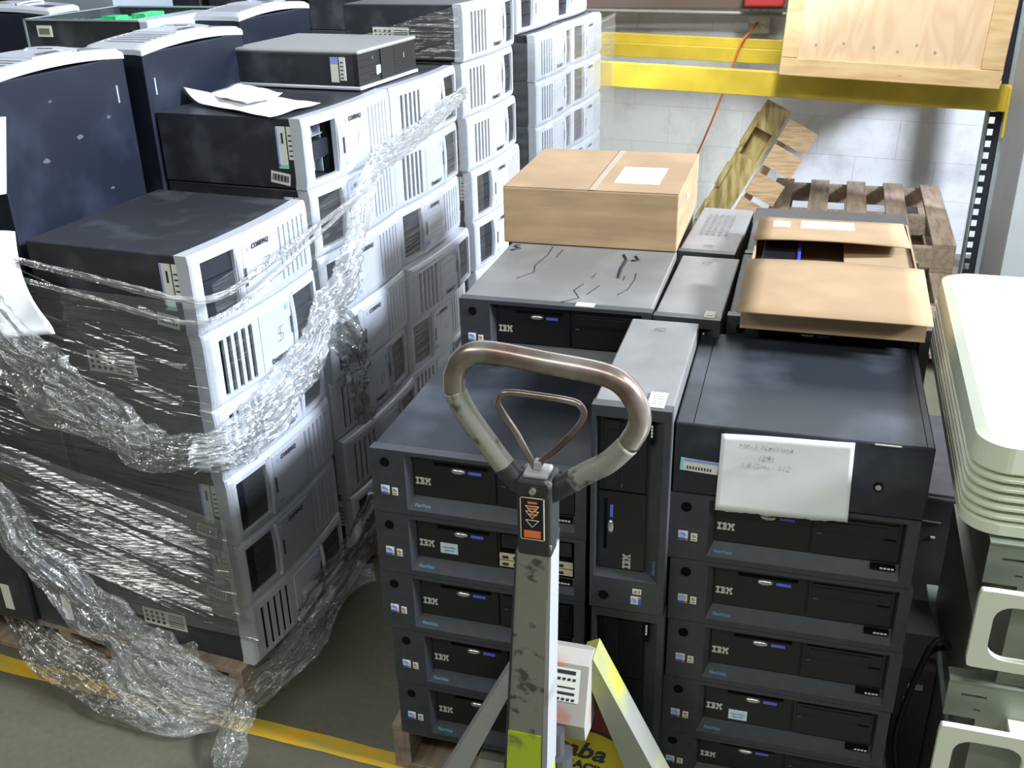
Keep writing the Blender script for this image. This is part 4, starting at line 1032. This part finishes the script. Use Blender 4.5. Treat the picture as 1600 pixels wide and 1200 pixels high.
def chassis(name, loc, label, side=True):
    t = tag(empty(name, loc, R(-1)), label, 'chassis', 'zinc chassis stacked under the cream covers')
    # vertical sheet facing the camera, wide plate above and a narrower column below
    m = MB(); m.panel([0, .30], [.195, .270], [(.022, .062, .240, .245, .003), (.045, .056, .212, .216, .003)], lambda u, v, d: (u, d, v), border=.003)
    m.panel([.052, .30], [0, .195], [(.150, .158, .05, .056, .003), (.17, .178, .11, .116, .003)], lambda u, v, d: (u, d, v), border=.003); sh_ = m.build('front_sheet', 'sheet', t)
    m = MB(); m.box((0, -.004, .270), (.30, .03, .273)); m.build('top_lip', 'sheet', t)
    m = MB(); m.box((.055, .0035, .002), (.42, .60, .262)); m.build('chassis_box', 'sheet', t)
    m = MB()
    for z in (.010, .042): m.box((.115, -.004, z), (.150, -.0002, z+.026), m.m('sheet')); m.cyl((.1325, -.0065, z+.013), .0065, .004, ax=1, mt=m.m('printer'))
    m.build('bracket', None, t)
    m = ringframe(-.010, .150, .066, .214, .016, .124, .086, .190, .028, -.052, -.040); m.build('bezel_frame', 'cream', t, 'cream bezel frame with a rounded opening')
    for z in (.074, .196): m = MB(); m.box((.10, -.042, z), (.135, -.0005, z+.012)); m.build('frame_arm', 'cream', t)
    if side:
        m = MB(); m.box((.165, -.065, -.06), (.30, -.006, .170), bev=.004); m.build('side_cover', 'cream', t)
    return t
chassis('metal_chassis', (.335, 1.487, .574), 'zinc computer chassis with cream bezel frame directly under the cream covers', False)
chassis('metal_chassis', (.316, 1.482, .300), 'lower zinc computer chassis with cream bezel frame at the bottom right corner', True)
t = tag(empty('metal_chassis', (.316, 1.55, .0)), 'bottom zinc chassis carrying the chassis stack at the right edge', 'chassis', 'zinc chassis stacked under the cream covers')
m = MB(); m.box((.05, 0, 0), (.42, .60, .299), bev=.003); m.build('chassis_box', 'sheet', t)

# clutter between the stacks
t = tag(empty('tower_computer', (.318, 2.185, .0), R(-4)), 'black tower computer on the floor between the right stack and the cream covers', 'computer')
m = MB(); m.box((0, .01, .004), (.20, .44, .515), bev=.006); m.build('case', 'case_black', t)
m = MB(); m.box((.004, 0, .002), (.196, .012, .512), bev=.004); m.build('front_panel', 'printer', t)
m = MB(); m.box((.020, -.002, .447), (.062, 0, .4505)); m.build('drive_slot', 'pipe', t)
m = MB(); m.box((.045, -.002, .405), (.055, 0, .410)); m.build('badge', 'logo', t)
t = tag(empty('small_printer', (.292, 1.83, .0), R(0)), 'dark grey boxy device in the gap left of the cream bezel frame', 'device')
m = MB(); m.prism([(0, 0), (.22, 0), (.22, .32), (.04, .36), (0, .30)], 0, 0, .070); m.build('device_body', 'printer', t)
m = MB(); m.box((.02, -.004, .25), (.05, .0, .262)); m.box((.015, -.004, .21), (.022, 0, .225)); m.build('device_trim', 'outlet', t)
mb = MB(); mb.tube(cr([(.29, 2.0, .012), (.33, 1.74, .02), (.285, 1.70, .22), (.31, 1.715, .40), (.335, 1.73, .46), (.358, 1.74, .44), (.355, 1.76, .42), (.345, 1.78, .40), (.335, 1.80, .37)], 8), .006, 8)
tag(mb.build('black_cable', 'rubber'), 'black cable looping up in the gap beside the right stack', 'cable')
mb = MB(); mb.box((.262, 2.10, .0), (.285, 2.13, .42), bev=.003); tag(mb.build('timber_stick', 'wood_tan'), 'narrow wooden stick standing beside the right stack', 'timber')

# ------------------------------------------------------------------ back: stack of pallets, broken pallet
pallet('pallet', 'grey-brown pallet on top of the pile at the back wall', (-.160, 4.47, .306), R(-1), .80, 1.03, axis=1, nb=5, group='pallets piled at the back wall')
pallet('pallet', 'middle pallet of the pile at the back wall', (-.165, 4.10, .180), R(-1), .80, .98, axis=1, nb=5, group='pallets piled at the back wall')
pallet('pallet', 'bottom pallet of the pile at the back wall', (-.150, 4.12, .054), R(-1), .80, .98, axis=1, nb=5, group='pallets piled at the back wall')
for k in range(3):
    mb = MB(); mb.box((-.14, 4.25+k*.42, .0), (.60, 4.33+k*.42, .053)); tag(mb.build('timber_bearer', 'wood'), '%s timber bearer on the floor under the pallet pile' % ['nearest', 'middle', 'farthest'][k], 'timber', 'timber bearers')
t = tag(empty('broken_pallet', (-.62, 4.80, 0)), 'broken greenish pallet with sawn-off boards leaning right near the back wall', 'pallet')
ang = math.atan2(.225, .432); ud = Vector((math.sin(ang), 0.14, math.cos(ang))).normalized(); wv = Vector((math.cos(ang), .05, -math.sin(ang))).normalized(); wv = (wv - ud*wv.dot(ud)).normalized(); vv = ud.cross(wv)
if vv.y < 0: vv = -vv
B0 = Vector((-.655, 4.78, .02))
def obx(m, a0, a1, b0, b1, c0, c1, mt=0):      # along ud, wv, vv
    P = lambda a, b, c: B0 + ud*a + wv*b + vv*c
    Q = [P(a, b, c) for a in (a0, a1) for b in (b0, b1) for c in (c0, c1)]
    bm = bmesh.new(); V = [bm.verts.new(q) for q in Q]
    for f in ((0, 1, 3, 2), (4, 6, 7, 5), (0, 4, 5, 1), (2, 3, 7, 6), (0, 2, 6, 4), (1, 5, 7, 3)): bm.faces.new([V[i] for i in f])
    m.bm(bm, mt)
def bpart(name, mt, *boxes):
    m = MB()
    for q in boxes: obx(m, *q)
    o = m.build(name, mt, t); o.location = -Vector(t.location)
bpart('stringer', 'wood_y', (0, .76, -.015, .105, 0, .045), (.76, .90, -.015, .105, .055, .060), (.90, 1.03, -.015, .105, 0, .045), (.76, .90, -.015, .0, 0, .045), (.76, .90, .09, .105, 0, .045))
bpart('edge_board', 'wood_y', (.58, .70, -.022, -.001, -.01, .05)); bpart('edge_board', 'wood_y', (.40, .50, -.022, -.001, -.01, .05)); bpart('edge_board', 'wood_y', (.80, .96, -.022, -.001, -.01, .05))
bpart('inner_stringer', 'wood_tan', (.1, 1.0, .122, .160, -.035, .0))
for a0, dv in ((.90, 0), (.775, -.012), (.63, .0), (.50, -.02), (.36, -.015)):
    bpart('board_stub', 'wood_tan', (a0, a0+.105, .110, .255, -.075+dv, -.050+dv))
# cord, outlet, wall-top beam
pts = cr([(-.315, 5.70, 1.185), (-.33, 5.60, 1.165), (-.375, 5.50, 1.11), (-.41, 5.49, 1.0), (-.455, 5.50, .85), (-.52, 5.54, .66), (-.60, 5.60, .46), (-.72, 5.66, .20)], 6)
mb = MB(); mb.tube(pts, .0055, 8); tag(mb.build('extension_cord', 'cord'), 'orange extension cord hanging from the wall outlet', 'cord')
t = tag(empty('outlet_box', (-.36, 5.70, 1.10)), 'grey electrical outlet box on the block wall, top centre', 'outlet')
m = MB(); m.box((0, 0, .03), (.105, .07, .19), bev=.004); m.build('box', 'outlet', t)
for dx in (.016, .060):
    for dz in (.055, .115):
        m = MB(); m.cyl((dx+.014, -.003, dz+.02), .017, .003, ax=1, seg=16, mt=m.m('label'))
        for q in (-1, 1): m.box((dx+.014+q*.006-.0015, -.0045, dz+.015), (dx+.014+q*.006+.0015, -.003, dz+.026), m.m('ink'))
        m.build('socket', None, t)
m = MB(); m.box((-2.2, 5.60, 1.262), (1.1, 5.72, 1.40), bev=.003); o = m.build('ledge_beam', 'brownbeam'); tag(o, 'dark brown beam along the wall above the yellow rack beams', 'beam')
m = MB(); m.tube([(-2.2, 5.57, 1.268), (1.0, 5.55, 1.225)], .010, 8); tag(m.build('conduit_pipe', 'pipe'), 'thin grey conduit running under the dark wall beam', 'pipe')
m = MB(); m.box((-.37, 5.42, 1.285), (-.18, 5.56, 1.42), bev=.01); tag(m.build('red_box', 'redpaint'), 'red painted box above the outlet at the top edge', 'box')

# ------------------------------------------------------------------ pallet rack with crate
t = tag(empty('pallet_rack', (.86, 4.80, 0)), 'yellow and grey pallet rack along the back wall', 'rack')
RO = Vector((.86, 4.80, 0))
def rk(m, name, mt, par=None, smooth=None):
    o = m.build(name, mt, par or t, None, smooth)
    if not par: o.location = -RO
    return o
def beam(x0, x1, y, zc0, zc1, h, d=.05):
    m = MB(); bm = bmesh.new()
    prof = [(0, 0), (d, 0), (d, h), (.018, h), (.018, h-.012), (0, h-.012)]
    prof = [(0, 0), (d, 0), (d, h), (0, h)]
    A = [bm.verts.new((x0, y+a, zc0+b)) for a, b in prof]; B = [bm.verts.new((x1, y+a, zc1+b)) for a, b in prof]
    bm.faces.new(A); bm.faces.new(B[::-1])
    for i in range(4): bm.faces.new((A[i], A[(i+1) % 4], B[(i+1) % 4], B[i]))
    bmesh.ops.bevel(bm, geom=list(bm.edges), offset=.003, segments=2, profile=.5, affect='EDGES')
    m.bm(bm); return m
rk(beam(-2.0, .800, 4.80, 1.036, .922, .108), 'front_beam', 'yellow')
m = beam(-2.0, .86, 5.52, 1.066, .965, .070, .04); rk(m, 'rear_beam', 'yellow')
m = beam(-2.0, .86, 5.545, 1.136, 1.035, .045, .03); rk(m, 'rear_beam_step', 'yellow')
m = MB(); m.box((.788, 4.785, .815), (.828, 4.80, 1.025), bev=.002); m.box((.824, 4.785, .815), (.832, 4.855, 1.025), bev=.002); cn = rk(m, 'connector_plate', 'yellow')
m = MB()
for z in (.86, .95): m.cyl((.808, 4.7815, z), .005, .004, ax=1, seg=12)
m.build('rivet', 'post_dark', cn)
def upright(y0, x0, wdt, hgt=2.2):
    m = MB(); hol = []
    z = .10
    while z < hgt-.05: hol.append((.007, .030, z, z+.028, .003)); z += .0508
    m.panel([0, wdt], [0, hgt], hol, lambda u, v, d: (x0+u, y0+d, v), border=.003, sub=9)
    m.panel([0, wdt], [0, hgt], hol, lambda u, v, d: (x0+u, y0+.003+0*d, v), sub=9)
    o = rk(m, 'upright_face', 'post_dark')
    m = MB(); m.box((x0-.003, y0-.001, 0), (x0, y0+.07, hgt)); m.box((x0+wdt, y0-.001, 0), (x0+wdt+.003, y0+.07, hgt)); m.box((x0-.003, y0-.0035, 0), (x0+.004, y0-.0005, hgt)); m.box((x0+wdt-.018, y0-.0035, 0), (x0+wdt+.003, y0-.0005, hgt)); rk(m, 'upright_flange', 'post')
    m = MB(); m.box((x0-.03, y0-.03, 0), (x0+wdt+.03, y0+.10, .008)); rk(m, 'foot_plate', 'post')
upright(5.46, .880, .075); upright(4.86, .735, .075)
m = MB(); m.tube([(.83, 4.90, .12), (.90, 5.46, .42)], .014, 8); m.tube([(.90, 5.46, .55), (.83, 4.90, .95)], .014, 8); rk(m, 'brace', 'post', smooth=True)
# crate
t = tag(empty('wooden_crate', (-.150, 4.62, 1.085), 0), 'pale wooden crate with plywood front on the rack beam', 'crate')
t.rotation_euler = (0, R(2.6), R(-1))
CW, CH = .872, .66
m = MB(); m.box((.012, .020, .012), (CW-.012, .87, CH-.012)); m.build('plywood_panel', 'ply', t)
def board(a, b, nm='frame_board'): m = MB(); m.box(a, b, bev=.003); return m.build(nm, 'pine', t)
board((0, 0, 0), (CW, .022, .072)); board((0, 0, .0725), (.068, .022, CH)); board((CW-.085, 0, .0725), (CW, .022, CH)); board((.0685, 0, CH-.07), (CW-.0855, .022, CH))
board((0, .0225, 0), (CW, .87, .014), 'base_board')
m = MB()
for x, z in ((.135, .128), (.245, .140), (.365, .132), (.46, .120), (.53, .150), (.605, .125)): m.cyl((x, .0185, z), .0055, .002, ax=1, seg=12)
m.build('knot', 'wood', t)
m = MB(); m.cyl((.485, -.0012, .028), .008, .002, ax=1, seg=14); m.build('knot', 'wood_tan', t)
# cabinet at the right
t = tag(empty('metal_cabinet', (.745, 4.02, 0), R(-1)), 'tall grey metal cabinet at the right edge in front of the rack', 'cabinet')
m = MB(); m.box((0, .012, 0), (.62, .50, 1.75), bev=.004); m.build('cabinet_body', 'cabinet', t)
m = MB(); m.panel([.002, .30], [.03, 1.72], [(.028, .045, .86, .96, .006), (.05, .058, .72, .80, .006)], lambda u, v, d: (u, d, v), border=.012, sub=9); dr = m.build('door', 'cabinet', t)
m = MB(); m.box((.028, .0065, .86), (.045, .008, .96)); m.box((.05, .0065, .72), (.058, .008, .80)); m.build('handle_recess', 'printer', dr)

# the untouched masters every computer was copied from are not part of the place
def drop(o):
    for ch in list(o.children): drop(ch)
    bpy.data.objects.remove(o)
for o in list(proto.values())+list(IB.values()): drop(o)
